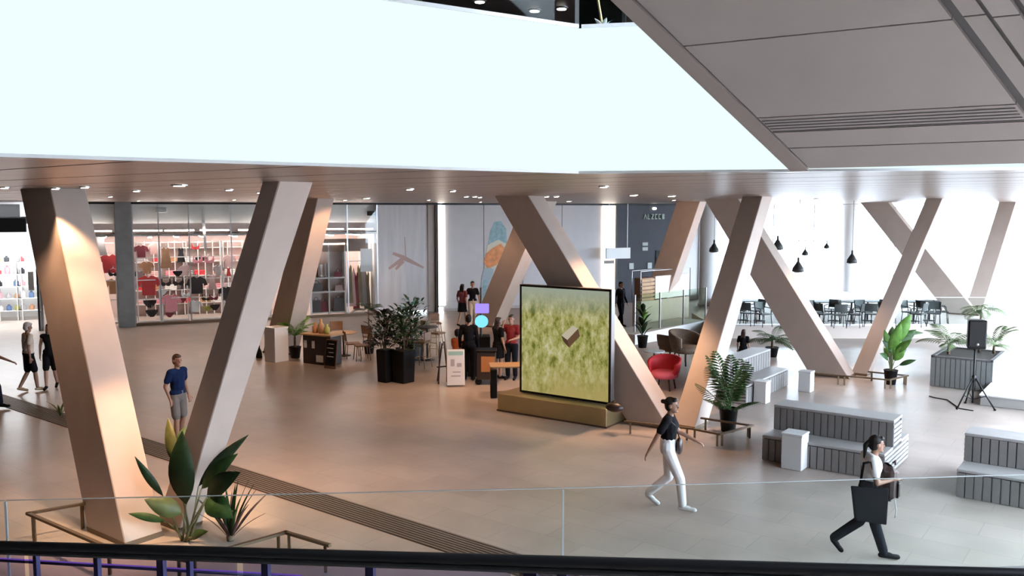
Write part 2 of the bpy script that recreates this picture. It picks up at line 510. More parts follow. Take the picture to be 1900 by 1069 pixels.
for i, (a, c, z0, lab) in enumerate(((812.3, 825.5, WZ(818, 567), 'tall narrow glowing light strip beside the dark upright left of the grey wall'), (1117.5, 1140, .5, 'wider tall glowing light strip between grey wall and blue wall'))):
    t = tag(wobj('light_strip', wbox(MB(), a, c, -.06, .055, z0, ZC - .1), 'lamp_strip'), lab, 'wall light')
    wbox(MB(), a, c, -.07, .05, z0 - .06, z0 - .005).build('end_cap', 'steel', t)
# pillar between the shop windows
pil = tag(wobj('concrete_pillar', wbox(MB(), 217, 247, -.25, .45, 0, ZC), 'concrete'), 'grey concrete pillar standing between the two shop windows on the left', 'pillar')
# grating joints / skirting
struct(wobj('baseboard_back', wbox(MB(), 827, 1116, -.0, .039, 0, .12), 'grey_panel'))

# -- raised terrace before the windows
tx0 = P(1338, 612, .45).x
m = MB(); m.prism([(tx0, 30.2), (RF(30.2) - .2, 30.2), (RF(45.8) - .3, 45.8), (W(WS(1300)).x + .3, 45.8), (W(WS(1300)).x + .3, 38), (tx0, 34)], .0, .45)
struct(m.build('floor_terrace', 'wall_warm'))

# -- floor drain: long slatted strip
ga, gb = P(-60, 722), P(905, 1030)
gd = (gb - ga).normalized(); GL = (gb - ga).length + 1.5
t = thing('floor_grille', 'long dark slatted drain strip running diagonally across the floor', 'floor grille', ga, math.atan2(gd.y, gd.x))
m = MB(); m.box((GL / 2, 0, .002), (GL, .56, .004)); m.build('tray', 'soffit_gap', t)
mat('grille_metal', (0.20, 0.165, 0.145), 0.5, metal=0.3)
for i in range(9):
    m = MB(); m.box((GL / 2, -.25 + i * .0625, .008), (GL, .034, .012)); m.build('slat', 'grille_metal', t)

# -- grey sloping underside of the stair flight, upper right
z0 = 0.337
E0 = P(1472, 314, CAMZ + z0)
UD = Vector((-1.6, -1.0, 1.13)); VD = Vector((1.42, -0.83, 0.0)).normalized()
UL = UD.normalized(); ND = UL.cross(VD).normalized()
if ND.z < 0: ND = -ND
t = thing('stair_underside', 'grey panelled underside of a sloping stair flight overhead at upper right', 'staircase', E0)
def slab(u0, u1, v0, v1, n0, n1):
    m = MB(); q = [UL * u + VD * v for u, v in ((u0, v0), (u1, v0), (u1, v1), (u0, v1))]
    m.hexa([p + ND * n0 for p in q], [p + ND * n1 for p in q]); return m
slab(0, 6.5, .01, 4.5, .03, .35).build('core', 'grey_groove', t)
cuts_u = [0, .30, .52, .72, 1.62, 3.0, 4.6, 6.5]
for i in range(len(cuts_u) - 1):
    for (v0, v1, nn) in ((.13, 1.84, 0), (1.90, 2.02, .015), (2.06, 2.20, -.015), (2.24, 3.3, 0), (3.32, 4.5, 0)):
        slab(cuts_u[i] + .006, cuts_u[i + 1] - .006, v0, v1, nn, .04).build('cladding_panel', 'grey_panel', t)
mat('grey_edge', (0.36, 0.31, 0.29), 0.5, metal=0.2)
slab(0, 6.5, -.02, .12, -.02, .04).build('edge_strip', 'grey_edge', t)
slab(0, 6.5, -.03, .0, .04, .9).build('side_panel', 'grey_panel', t)
for i in range(5):
    slab(.53 + i * .036, .54 + i * .036, .14, 1.82, -.004, .002).build('groove_line', 'grey_groove', t)

# ================================================================== SLANTED COLUMNS
def beam(label, bpx, bpy_, tpx, tdep, w1=1.0, w2=.58, w1t=None, w2t=None, zb=0.0):
    w1t = w1t or w1; w2t = w2t or w2
    b0 = P(bpx, bpy_, zb); x = Q(tpx, 366, tdep).x
    top = Vector((x, tdep, ZC + .02))
    u = -A1
    def rect(c, a, d): return [c - u * a / 2 - A2 * d / 2, c + u * a / 2 - A2 * d / 2, c + u * a / 2 + A2 * d / 2, c - u * a / 2 + A2 * d / 2]
    m = MB()
    lo = rect(Vector((0, 0, 0)), w1, w2); hi = rect(top - b0, w1t, w2t)
    m.hexa(lo, hi)
    o = m.build('slanted_column', 'beam_panel', None, False, b0)
    bv = o.modifiers.new('bevel', 'BEVEL'); bv.width = .012; bv.segments = 1
    # recessed foot
    ft = MB(); ft.hexa([p * 1.02 + Vector((0, 0, 0)) for p in lo], [p * 1.02 + (top - b0) * .012 for p in lo])
    f = ft.build('foot_plate', 'bronze_metal', o)
    return tag(o, label, 'column', 'slanted structural columns')
bA1 = beam('broad slanted beige column at far left, leaning left, nearest to the glass guard', 233, 990, 98, 13.8, 1.0, .55)
bA2 = beam('slanted column leaning right, rising from behind the large foreground plant', 332, 972, 536, 10.4, .56, .36, .32, .50)
bB = beam('slanted column just behind the foreground pair, beside the white display box', 520, 655, 590, 24.6, 1.0, .6, .7, .6)
bC = beam('large slanted column descending to the right behind the video screen', 1216, 787, 962, 20.3, .98, .60)
bD = beam('slim slanted column rising right from the foot beside the potted palm', 1280, 789, 1406, 21.1, .50, .68)
bC2 = beam('slanted column crossing behind the big one, above the neon signs', 905, 604, 1003, 32.4, 1.0, .75)
bE1 = beam('slanted column descending right behind the grey tiered bench at the back', 1545, 696, 1345, 25.6, 1.05, .62)
bE2 = beam('thin slanted column rising right beside the banana plant', 1598, 694, 1738, 24.5, .42, .55)
bF = beam('pale slanted column behind the white counter screen', 1203, 609, 1284, 33.0, .95, .6)
bG1 = beam('far slanted column leaning left in front of the bright windows', 1790, 583, 1625, 36.0, 1.10, .6, zb=.45)
bG2 = beam('far slanted column leaning right at the right edge before the windows', 1806, 583, 1872, 34.2, .58, .55, zb=.45)
# round columns before the windows
for px, py, r, lab in ((1572, 556, .36, 'pale round column in front of the windows between hanging lamps'), (1312, 566, .40, 'pale round column half hidden behind the slim slanted column')):
    p = P(px, py); m = MB(); m.lathe([(r + .05, 0), (r + .05, .08), (r, .1), (r, ZC - .06), (r + .03, ZC - .05), (r + .03, ZC)], 24)
    tag(m.build('round_column', 'white_paint', None, True, p), lab, 'column')

# ================================================================== DOWNLIGHTS IN THE SOFFIT
def downlight(p, label, power, aim=None, size=70, col=(1.0, 0.60, 0.35), r=.09, blend=.6):
    t = thing('downlight', label, 'ceiling light', (p[0], p[1], ZC), 0, 'soffit downlights')
    m = MB(); m.lathe([(r * .85, -.02), (r * 1.2, -.016), (r * 1.2, .0)], 14); m.build('trim_ring', 'steel', t)
    m = MB(); m.lathe([(r * .8, -.026), (r * .8, -.0205)], 14); m.build('lamp_disc', 'lamp_disc', t)
    ld = bpy.data.lights.new('downlight_lamp', 'SPOT'); ld.energy = power; ld.color = col
    ld.spot_size = math.radians(size); ld.spot_blend = blend; ld.shadow_soft_size = .08
    lo = bpy.data.objects.new('downlight_lamp', ld); COL.objects.link(lo); lo.parent = t; lo.location = (0, 0, -.05)
    if aim is not None:
        d = Vector(aim) - Vector((p[0], p[1], ZC - .05))
        lo.rotation_euler = d.to_track_quat('-Z', 'Y').to_euler()
    return t
def vmid(a, c, k=.5): return (a + (c - a) * k)
SP = [
 # (position px,py on soffit), power, aim world or None, cone, label
 ((157, 346), 'downlight beside the top of the far left column'),
 ((8, 347), 'downlight at the left edge of the soffit'),
 ((253, 353), 'downlight above the grey shop pillar'),
 ((425, 351), 'downlight over the shop window racks'),
 ((865, 364), 'left one of the paired downlights before the grey wall'),
 ((881, 364), 'right one of the paired downlights before the grey wall'),
 ((1014, 364), 'left one of the paired downlights behind the big column top'),
 ((1032, 364), 'right one of the paired downlights behind the big column top'),
 ((640, 371), 'downlight over the shelf display window'),
 ((760, 350), 'added downlight over the open floor left of the video screen'),  # extra lamp added for illumination
 ((520, 344), 'added downlight over the open floor behind the second column'),  # also an extra lamp added to light the floor
 ((1250, 371), 'downlight near the pale column by the counter'),
 ((1120, 345), 'added downlight over the video screen'),  # extra weak lamp added for illumination
]
for (q, lab) in SP:
    p = P(q[0], q[1], ZC)
    downlight(p, lab, {1120: 110, 8: 90, 157: 230}.get(q[0], 255), (p.x, p.y, 0), 85, r=.06)
for i, (x, y, pw_) in enumerate(((-8.6, 15.5, 520), (-9.5, 20.5, 560), (-4.6, 15.8, 520), (-5.2, 21.0, 600), (-1.0, 14.6, 420), (-0.8, 21.5, 620), (-8.5, 26.5, 560), (-2.6, 27.0, 600), (-13.0, 23.5, 520), (-12.5, 29.0, 520), (-1.2, 33.0, 520))):  # grid of extra lamps added to light the mid floor warmly
    pw_ *= .49
    downlight((x, y), f'small added downlight warming the brown floor, {ORD[i]} of the warm lamp grid', pw_, (x, y, 0), 100, r=.05)
def V2(o): return Vector((o.location.x, o.location.y, 0))
# accent lights inside each V
pa = V2(bA1) * .5 + V2(bA2) * .5
downlight((-4.35, 11.35), 'accent downlight inside the V of the left columns', 1500, (pa.x + .1, pa.y - .1, .9), 46)
downlight((-6.80, 12.92), 'accent downlight grazing the upper part of the far left column', 420, (-6.34, 12.47, 2.9), 84, r=.06)
pc = V2(bC)
downlight((3.6, 19.6), 'accent downlight inside the V of the middle columns', 1100, (pc.x - .2, pc.y - .1, .8), 60)
downlight((2.6, 18.6), 'accent downlight over the face of the big slanted column', 700, (2.3, 18.9, 2.2), 80)
pe = V2(bE1)
downlight((8.6, 24.4), 'accent downlight inside the V beside the banana plant', 800, (pe.x, pe.y, .8), 60)
pb = V2(bB)
downlight((-3.9, 23.2), 'accent downlight beside the column by the white display box', 1000, (-6.0, 25.8, 2.6), 60)
downlight((2.0, 30.6), 'accent downlight before the crossing column near the grey wall', 900, (.1, 33.0, 2.4), 60)
downlight((8.2, 28.0), 'accent downlight before the pale column by the counter', 800, (6.0, 32.8, 2.8), 60)
# ================================================================== SHOPS ALONG THE BACK
def wthing(name, label, cat, px, t, z=0.0, group=None, drz=0.0):
    return thing(name, label, cat, W(WS(px), t, z), WR + drz, group)
SXL, SXR = WS(75), WS(794)
# shop room shell
ms = MB()
ms.box(((SXL + SXR) / 2, 3.6, 2.1), (SXR - SXL, .12, 4.2))
shop = struct(wobj('wall_shop', ms, 'shop_pink'))
m = MB(); m.box(((SXL + SXR) / 2, 1.9, 3.55), (SXR - SXL, 3.3, .1)); struct(wobj('ceiling_shop', m, 'shop_white'))
m = MB(); m.box(((SXL + SXR) / 2, .25, (3.5 + ZC) / 2 + .25), (SXR - SXL, .12, ZC - 3.5 - .5)); bulk = struct(wobj('wall_bulkhead', m, 'shop_white'))
m = MB(); m.box(((SXL + SXR) / 2, .2, 3.62), (SXR - SXL, .16, .07)); struct(wobj('trim_4', m, 'dark_wood'))
m = MB(); m.box((WS(700), 1.9, 1.75), (.12, 3.3, 3.5)); struct(wobj('wall_partition', m, 'shop_white'))
m = MB(); m.box((WS(72), 2.6, 2.1), (.15, 5.2, 4.3)); struct(wobj('wall_party', m, 'white_paint'))
# ceiling lamps inside the shop
for i, px in enumerate((120, 190, 280, 330, 380, 440, 500, 560, 620, 670)):
    m = MB(); m.box((WS(px), 1.6, 3.45), (.16, 2.4, .04)); o = wobj('linear_lamp', m, 'shop_lamp')
    tag(o, f'{ORD[i]} bright linear ceiling lamp from the left inside the clothes shop', 'ceiling light', 'shop ceiling lamps')
    m = MB(); m.box((WS(px), 1.6, 3.485), (.2, 2.44, .025)); m.build('lamp_housing', 'white_paint', o)
for i, px in enumerate((110, 180, 275, 335, 400, 470, 540, 615, 670)):  # lamp strips added behind the glass to brighten the bulkhead
    o = wobj('added_cove_lamp', MB().box((WS(px), .08, 3.72), (1.1, .06, .05)), 'shop_lamp'); tag(o, f'{ORD[i]} slim cove lamp from the left, added to brighten the bulkhead above the shop windows', 'lamp', 'added cove lamps')
# glazing of the shopfront: one pane between each pair of uprights
gl = thing('shop_window', 'large glazed shopfront between pillar and frosted panel on the left', 'shop window', WA, WR)
ups = [75, 146, 216, 248, 296, 352, 430, 500, 575, 645, 700]
for i in range(len(ups) - 1):
    if ups[i] == 216: continue
    wbox(MB(), ups[i] + 1, ups[i + 1] - 1, -.03, -.015, .1, ZC - .1).build('pane', 'shop_glass', gl)
for u in ups:
    m = MB(); m.box((WS(u), -.02, ZC / 2), (.05, .07, ZC)); m.build('mullion', 'steel', gl)
wbox(MB(), 248, 700, -.06, .05, 0, .1).build('sill', 'bronze_metal', gl)
# hanging sign lamp and pale hanging ribbon above the racks
o = wobj('hanging_sign', MB().bbox((WS(303), .12, WZ(303, 390)), (.42, .06, .22), .03), 'white_gloss'); tag(o, 'small white hanging sign high in the shop window', 'sign')
m = MB(); x = WS(383)
m.hexa([(x - .06, .1, WZ(383, 466)), (x + .03, .1, WZ(383, 466)), (x + .03, .13, WZ(383, 466)), (x - .06, .13, WZ(383, 466))], [(x - .14, .1, WZ(383, 385)), (x - .02, .1, WZ(383, 385)), (x - .02, .13, WZ(383, 385)), (x - .14, .13, WZ(383, 385))])
o = wobj('hanging_banner', m, 'shop_white'); tag(o, 'narrow white hanging banner in front of the clothes racks', 'banner')

# clothes racks and garments
mat('cloth_red', (0.62, 0.05, 0.06), 0.8); mat('cloth_pink', (0.80, 0.30, 0.34), 0.8); mat('cloth_black', (0.02, 0.02, 0.024), 0.85)
mat('cloth_white', (0.85, 0.82, 0.80), 0.8); mat('cloth_tan', (0.50, 0.26, 0.14), 0.8); mat('cloth_wine', (0.22, 0.03, 0.05), 0.8)
mat('cloth_olive', (0.42, 0.40, 0.10), 0.8); mat('cloth_grey', (0.40, 0.37, 0.38), 0.8); mat('cloth_rose', (0.72, 0.48, 0.46), 0.8); mat('cloth_blue', (0.10, 0.16, 0.30), .8)
CN = {'cloth_red': 'red', 'cloth_pink': 'pink', 'cloth_black': 'black', 'cloth_white': 'white', 'cloth_tan': 'tan', 'cloth_wine': 'dark wine', 'cloth_olive': 'olive', 'cloth_grey': 'grey', 'cloth_rose': 'rose', 'cloth_blue': 'blue'}
def xz(poly, y0, y1, mb):
    M = Matrix(((1, 0, 0, 0), (0, 0, -1, 0), (0, 1, 0, 0), (0, 0, 0, 1)))
    return mb.prism(poly, -y1, -y0, M)
GARM = {
 'top': [(-.10, 0), (-.30, -.10), (-.36, -.30), (-.25, -.34), (-.20, -.22), (-.19, -.62), (.19, -.62), (.20, -.22), (.25, -.34), (.36, -.30), (.30, -.10), (.10, 0), (.0, -.07)],
 'dress': [(-.08, 0), (-.17, -.06), (-.15, -.30), (-.27, -.98), (.27, -.98), (.15, -.30), (.17, -.06), (.08, 0), (0, -.12)],
 'bra': [(-.17, 0), (-.14, 0), (-.13, -.12), (0, -.20), (.13, -.12), (.14, 0), (.17, 0), (.20, -.20), (.14, -.30), (.03, -.29), (0, -.24), (-.03, -.29), (-.14, -.30), (-.20, -.20)],
 'brief': [(-.18, 0), (.18, 0), (.17, -.08), (.05, -.22), (-.05, -.22), (-.17, -.08)],
 'skirt': [(-.14, 0), (.14, 0), (.24, -.44), (-.24, -.44)],
}
GM = {}
def garment(kind, cm, px, py, t, label, sc=1.0, grp='garments in the shop window'):
    key = (kind, cm)
    if key not in GM:
        m = MB(); xz(GARM[kind], -.035, .035, m)
        me = bpy.data.meshes.new(kind); me.from_pydata(m.v, [], m.f); me.materials.append(MATS[cm]); GM[key] = me
        m = MB(); m.tube([(-.14, 0, -.01), (0, 0, .06), (.14, 0, -.01)], .008, 6); m.tube([(0, 0, .05), (0, 0, .10), (.02, 0, .13), (0, .0, .15)], .006, 6)
        GM['hanger'] = GM.get('hanger') or bpy.data.meshes.new('hanger')
        if len(GM['hanger'].vertices) == 0: GM['hanger'].from_pydata(m.v, [], m.f); GM['hanger'].materials.append(MATS['steel'])
    t_ = wthing('hanging_garment', label, 'garment', px, t, WZ(px, py, t), grp, random.uniform(-.25, .25))
    t_.scale = (sc, 1, sc)
    link('cloth', GM[key], None, t_); link('hanger', GM['hanger'], None, t_)
    return t_
def rack(px0, px1, t, z_levels, label):
    s0, s1 = WS(px0), WS(px1); L = s1 - s0
    r = thing('clothes_rack', label, 'clothes rack', W(s0, t), WR, 'white display racks')
    for x in (0, L):
        m = MB(); m.box((x, 0, 1.62), (.05, .05, 3.24)); m.build('post', 'white_gloss', r)
    for z in z_levels:
        m = MB(); m.box((L / 2, 0, z), (L, .04, .04)); m.build('rail', 'white_gloss', r)
    m = MB(); m.box((L / 2, 0, .06), (L, .3, .05)); m.build('base_bar', 'white_gloss', r)
    return r
RK = [(252, 294, .9), (299, 348, 1.1), (354, 414, 1.0), (419, 470, 1.3), (150, 212, 1.2), (476, 545, 1.2), (90, 144, 1.4)]
RN = ['beside the grey pillar', 'second from the grey pillar', 'in the middle of the shop window', 'partly behind the slanted column', 'left of the grey pillar', 'behind the slanted columns', 'at the left end of the shop, behind the broad column']
for (a, c, t), n_ in zip(RK, RN): rack(a, c, t, (3.22, 2.62, 1.72, .95), f'white metal clothes rack {n_}')
GS = [('top', 'cloth_red', 274, 514, 1.3, 'large red top hanging low beside the grey pillar'), ('top', 'cloth_tan', 272, 488, .8, 'tan top hanging above the large red one'),
 ('brief', 'cloth_black', 275, 560, 1.4, 'black briefs under the large red top, upper of two'), ('brief', 'cloth_black', 278, 578, 1.3, 'black briefs under the large red top, lower of two'),
 ('dress', 'cloth_tan', 309, 462, .85, 'long tan dress hanging behind the second rack'), ('bra', 'cloth_black', 307, 520, 1.0, 'black bra on the second rack, left of two'),
 ('bra', 'cloth_black', 331, 518, 1.1, 'black bra on the second rack, right of two'), ('brief', 'cloth_black', 330, 506, 1.0, 'black briefs just above the right black bra'),
 ('top', 'cloth_pink', 316, 549, 1.15, 'large pink top hanging low on the second rack'), ('brief', 'cloth_wine', 312, 583, .9, 'dark wine briefs under the large pink top'),
 ('brief', 'cloth_wine', 338, 556, .9, 'dark wine briefs right of the large pink top'), ('dress', 'cloth_black', 338, 463, .6, 'slim black dress hanging at the right of the second rack'),
 ('top', 'cloth_black', 366, 516, 1.15, 'big black top in the middle of the shop window'), ('bra', 'cloth_pink', 369, 478, 1.0, 'pink bra high on the middle rack, left of two'),
 ('bra', 'cloth_pink', 391, 478, 1.0, 'pink bra high on the middle rack, right of two'), ('dress', 'cloth_rose', 396, 512, .65, 'rose slip hanging on the middle rack right of the big black top'),
 ('bra', 'cloth_black', 383, 549, .9, 'black bra low on the middle rack'), ('bra', 'cloth_wine', 397, 548, .9, 'dark wine bra low on the middle rack'),
 ('brief', 'cloth_olive', 385, 571, 1.0, 'olive briefs at the bottom of the middle rack'), ('brief', 'cloth_black', 399, 568, 1.1, 'black briefs at the bottom of the middle rack'),
 ('top', 'cloth_white', 362, 560, .8, 'white top low on the middle rack at its left'), ('top', 'cloth_rose', 430, 476, .8, 'rose top on the rack partly behind the column'),
 ('dress', 'cloth_red', 427, 500, .35, 'small red slip on the rack partly behind the column'), ('top', 'cloth_black', 421, 535, .9, 'black top low on the rack partly behind the column'),
 ('top', 'cloth_red', 200, 475, 1.2, 'red top hanging left of the grey pillar'), ('top', 'cloth_tan', 208, 520, 1.0, 'tan top hanging low left of the grey pillar'),
 ('bra', 'cloth_black', 207, 503, .9, 'black bra left of the grey pillar'), ('dress', 'cloth_grey', 186, 440, .8, 'grey dress high left of the grey pillar'),
 ('top', 'cloth_wine', 262, 458, .8, 'dark wine top high on the rack by the pillar'), ('top', 'cloth_rose', 286, 455, .7, 'rose top high on the rack by the pillar'),
 ('dress', 'cloth_grey', 258, 505, .7, 'grey dress nearest the pillar'), ('brief', 'cloth_rose', 293, 595, .9, 'rose briefs at the foot of the second rack'),
 ('top', 'cloth_rose', 345, 495, .7, 'rose top between second and middle racks'), ('top', 'cloth_grey', 409, 495, .7, 'grey top at the right post of the middle rack'),
 ('brief', 'cloth_white', 300, 540, 1.0, 'white briefs beside the large pink top'), ('bra', 'cloth_white', 345, 540, 1.0, 'white bra left of the low black bra'),
 ('top', 'cloth_rose', 440, 560, .9, 'rose top low behind the slanted column edge'), ('bra', 'cloth_red', 366, 455, .8, 'red bra on the top rail of the middle rack')]
for kd, cm, px, py, sc, lab in GS:
    t = .8 + random.uniform(0, .5)
    garment(kd, cm, px, py - 3, t, lab, sc)
# accessories on wall shelves behind the racks
for i in range(7):
    px = 262 + i * 30
    s = WS(px)
    sh = wthing('wall_shelf', f'{ORD[i]} white wall shelf from the pillar inside the clothes shop', 'shelf', px, 3.3, 0, 'shop wall shelves')
    for z in (.5, 1.1, 1.7, 2.3, 2.9):
        m = MB(); m.box((0, 0, z), (.95, .38, .03)); m.build('board', 'shop_white', sh)
    for x in (-.47, .47):
        m = MB(); m.box((x, 0, 1.6), (.03, .36, 3.2)); m.build('side_panel', 'shop_white', sh)
    for k, z in enumerate((.515, 1.115, 1.715, 2.315)):
        cm = ['cloth_rose', 'cloth_white', 'cloth_red', 'cloth_pink', 'cloth_black', 'cloth_tan', 'cloth_grey'][(i * 3 + k * 2) % 7]
        m = MB()
        for q in range(3): m.bbox((0, 0, .035 + q * .07), (.5 - q * .02, .3, .066), .02)
        o = m.build('folded_clothes', cm, None, False, W(s + random.uniform(-.15, .15), 3.3, z), WR)
        tag(o, f'stack of folded {CN[cm]} clothes, board {k + 1} from below on the {ORD[i]} wall shelf', 'folded clothes', 'folded stacks')

# bag and boot display right of the columns (px 575-645)
def shelfcase(px0, px1, t):
    s0, s1 = WS(px0), WS(px1); L = s1 - s0
    r = thing('display_case', 'lit white display case with dark bags and boots behind the slanted column', 'display case', W(s0, t), WR)
    m = MB(); m.box((L / 2, .25, 1.6), (L, .04, 3.1)); m.build('back_panel', 'shop_pink', r)
    for x in (0, L * .52, L):
        m = MB(); m.box((x, 0, 1.6), (.06, .5, 3.1)); m.build('side_panel', 'shop_white', r)
    for z in (.12, 1.02, 1.62, 3.14):
        m = MB(); m.box((L / 2, 0, z), (L, .5, .06)); m.build('board', 'shop_white', r)
    m = MB(); m.box((L / 2, -.24, 3.08), (L, .04, .05)); m.build('lamp_strip', 'shop_lamp', r)
    return L
L = shelfcase(580, 644, .7)
mat('bag_leather', (0.03, 0.015, 0.014), 0.4)
def bag(px, z, w_, h, cm, lab):
    b_ = wthing('handbag', lab, 'handbag', px, .62, z, 'bags in the display case')
    m = MB(); m.hexa([(-w_ / 2, -.08, 0), (w_ / 2, -.08, 0), (w_ / 2, .08, 0), (-w_ / 2, .08, 0)], [(-w_ * .4, -.04, h), (w_ * .4, -.04, h), (w_ * .4, .04, h), (-w_ * .4, .04, h)]); m.build('body', cm, b_)
    m = MB(); m.tube([(-w_ * .2, 0, h - .01), (-w_ * .17, 0, h + .09), (0, 0, h + .13), (w_ * .17, 0, h + .09), (w_ * .2, 0, h - .01)], .012, 6); m.build('handle', cm, b_, True)
for i, (px, z, w_, h, cm, lab) in enumerate(((590, 1.05, .62, .34, 'bag_leather', 'wide dark bag on the middle board of the display case'), (590, .15, .42, .52, 'bag_leather', 'tall dark bag at the bottom left of the display case'),
    (603, .15, .40, .46, 'cloth_wine', 'dark wine bag at the bottom centre of the display case'), (632, .15, .5, .58, 'bag_leather', 'dark bag at the bottom right of the display case'),
    (633, 1.05, .36, .24, 'cloth_rose', 'small rose bag right of the divider in the display case'), (632, 1.65, .34, .22, 'cloth_wine', 'small wine bag on the upper right of the display case'))): bag(px, z, w_, h, cm, lab)
for i, px in enumerate((592, 600, 608)):
    b_ = wthing('boot', f'{["tall black boot, leftmost of three,", "pale boot, middle of three,", "grey boot, rightmost of three,"][i]} on the upper board of the display case', 'boot', px, .6, 1.65, 'boots on display')
    hh = (.95, .55, .6)[i]
    m = MB(); m.tube([(0, 0, .08), (0, 0, .3), (0, .01, hh)], [.055, .06, .085], 10); m.build('shaft', ('bag_leather', 'cloth_white', 'cloth_grey')[i], b_, True)
    m = MB(); m.ell((0, -.08, .055), (.055, .15, .055)); m.build('foot', ('bag_leather', 'cloth_white', 'cloth_grey')[i], b_, True)
    m = MB(); m.box((0, .05, .025), (.06, .06, .05)); m.build('heel', 'bag_leather', b_)
# brown panel above the case and khaki hanging coats right of it
tag(wobj('sign_board', wbox(MB(), 602, 688, .45, .5, 2.75, 3.3), 'brown_wood'), 'brown fascia board above the display case', 'board')
rack(648, 697, .8, (2.3,), 'steel rail carrying khaki coats beside the frosted panel')
for i, px in enumerate((655, 661, 668, 675, 683, 690)):
    cm = ['khaki', 'cloth_rose', 'cloth_wine', 'khaki', 'cloth_grey', 'khaki'][i]
    garment('dress', cm, px, 492 + (i % 3) * 6, .75 + .04 * i, f'{ORD[i]} long coat from the left on the rail beside the frosted panel', 1.7, 'coats on the rail').scale = (.55, 1, 1.7)
tag(wobj('poster', wbox(MB(), 672, 694, .3, .33, WZ(680, 505), WZ(680, 462)), 'white_gloss'), 'pale poster hanging above the coats', 'poster')
tag(wobj('wall_monitor', MB().bbox((WS(692), .16, WZ(692, 396)), (.36, .12, .2), .02), 'black_metal'), 'small dark box mounted high beside the frosted panel', 'monitor')
# frosted white panel; a pale pink reflection is painted on as strokes
fr = tag(wobj('frosted_panel', wbox(MB(), 701, 793, .0, .06, .1, ZC - .1), 'curtain_grey'), 'tall frosted pale panel with a faint pink reflection painted on it', 'panel')
mat('reflection_pink', (0.62, 0.42, 0.38), .6)
def stroke(px0, py0, px1, py1, w0, w1):
    a = Vector((WS(px0), 0, WZ(px0, py0))); c = Vector((WS(px1), 0, WZ(px1, py1)))
    d = (c - a).normalized(); n = Vector((-d.z, 0, d.x))
    m = MB(); xz([(p.x, p.z) for p in (a - n * w0, c - n * w1, c + n * w1, a + n * w0)], -.006, -.001, m)
    m.build('painted_reflection', 'reflection_pink', fr)
for a in ((752, 477, 721, 499, .10, .05), (748, 484, 734, 500, .09, .05), (729, 470, 750, 478, .06, .08), (752, 480, 786, 497, .10, .04), (751, 440, 753, 478, .015, .02)): stroke(*a)

# left store: bright open front
m = MB(); m.box((WS(-10), 5.2, 2.1), (WS(70) - WS(-130) + 2, .15, 4.3)); struct(wobj('wall_store', m, 'white_gloss'))
m = MB(); m.box((WS(-20), 2.7, 4.05), (8.4, 5.0, .1)); struct(wobj('ceiling_store', m, 'white_gloss'))
for i in range(3):
    o = wobj('store_lamp', MB().box((WS(-50 + i * 38), 2.4, 3.96), (.5, 3.6, .05)), 'store_lamp'); tag(o, f'{ORD[i]} broad white ceiling lamp panel from the left in the bright store', 'ceiling light', 'store lamps')
sgn = tag(wobj('sign_band', wbox(MB(), -110, 52, -.12, .12, WZ(20, 431), WZ(20, 405)), 'black_metal'), 'black fascia band over the bright store entrance at far left', 'sign')
tag(wobj('fascia_board', wbox(MB(), -110, 42, -.02, .05, WZ(20, 404) + .02, ZC - .1), 'white_gloss'), 'pale panel above the black band at far left', 'panel')
for px, lab in ((70, 'slim black upright at the edge of the bright store entrance'),):
    tag(wobj('door_post', wbox(MB(), px - 3.6, px - .6, -.14, -.01, 0, WZ(20, 431)), 'black_metal'), lab, 'post')
tag(wobj('info_display', wbox(MB(), 47, 57, .5, .6, WZ(52, 541), WZ(52, 506)), 'concrete'), 'dark screen on the glass edge of the bright store', 'screen')
for j in range(3):
    px = -66 + j * 48
    sh = wthing('store_shelf', f'{ORD[j]} white product shelf from the left in the bright store', 'shelf', px, 3.9, 0, 'store shelves')
    for z in (.4, .9, 1.4, 1.9, 2.4):
        m = MB(); m.box((0, 0, z), (1.0, .4, .03)); m.build('board', 'white_gloss', sh)
    for x in (-.5, .5):
        m = MB(); m.box((x, 0, 1.4), (.03, .4, 2.8)); m.build('side_panel', 'white_gloss', sh)
    for k, z in enumerate((.415, .915, 1.415, 1.915, 2.415)):
        for q in range(3):
            cm = ['cloth_pink', 'cloth_olive', 'cloth_grey', 'cloth_black', 'cloth_tan', 'cloth_white', 'cloth_red', 'cloth_blue'][(j * 5 + k * 3 + q * 2) % 8]
            hh = random.uniform(.2, .38)
            m = MB(); m.lathe([(.09, 0), (.10, .02), (.10, hh * .7), (.05, hh * .8), (.05, hh)], 10)
            o = m.build('product_bottle', cm, None, True, W(WS(px) - .3 + q * .3, 3.9, z), WR)
            tag(o, f'{CN[cm]} product, {ORD[q]} on board {k + 1} from below of the {ORD[j]} store shelf', 'product', 'products in the bright store')
# mural: colourful abstract figure patches on the grey wall
mat('mural_orange', (0.75, 0.28, 0.10), .6, var=.2, scale=6); mat('mural_teal', (0.30, 0.46, 0.50), .6, var=.2, scale=6); mat('mural_cream', (0.72, 0.66, 0.52), .6); mat('mural_grey', (0.42, 0.50, 0.54), .6)
mu = thing('wall_mural', 'orange and teal abstract mural on the grey wall beside the crossing columns', 'mural', WA, WR)
def patch(pts, mt, k):
    m = MB(); xz([(WS(x), WZ(x, y)) for x, y in pts], .045 - .004 * k, .058, m); m.build('paint_patch', mt, mu)
patch([(918, 412), (930, 410), (940, 425), (942, 470), (920, 480), (905, 468), (910, 430)], 'mural_teal', 0)
patch([(905, 455), (925, 445), (940, 452), (938, 480), (915, 500), (900, 485)], 'mural_cream', 1)
patch([(903, 470), (915, 460), (930, 452), (938, 462), (930, 480), (922, 492), (905, 498), (898, 486)], 'mural_orange', 2)
patch([(899, 498), (918, 494), (915, 512), (908, 535), (898, 560), (893, 545), (894, 515)], 'mural_grey', 1)
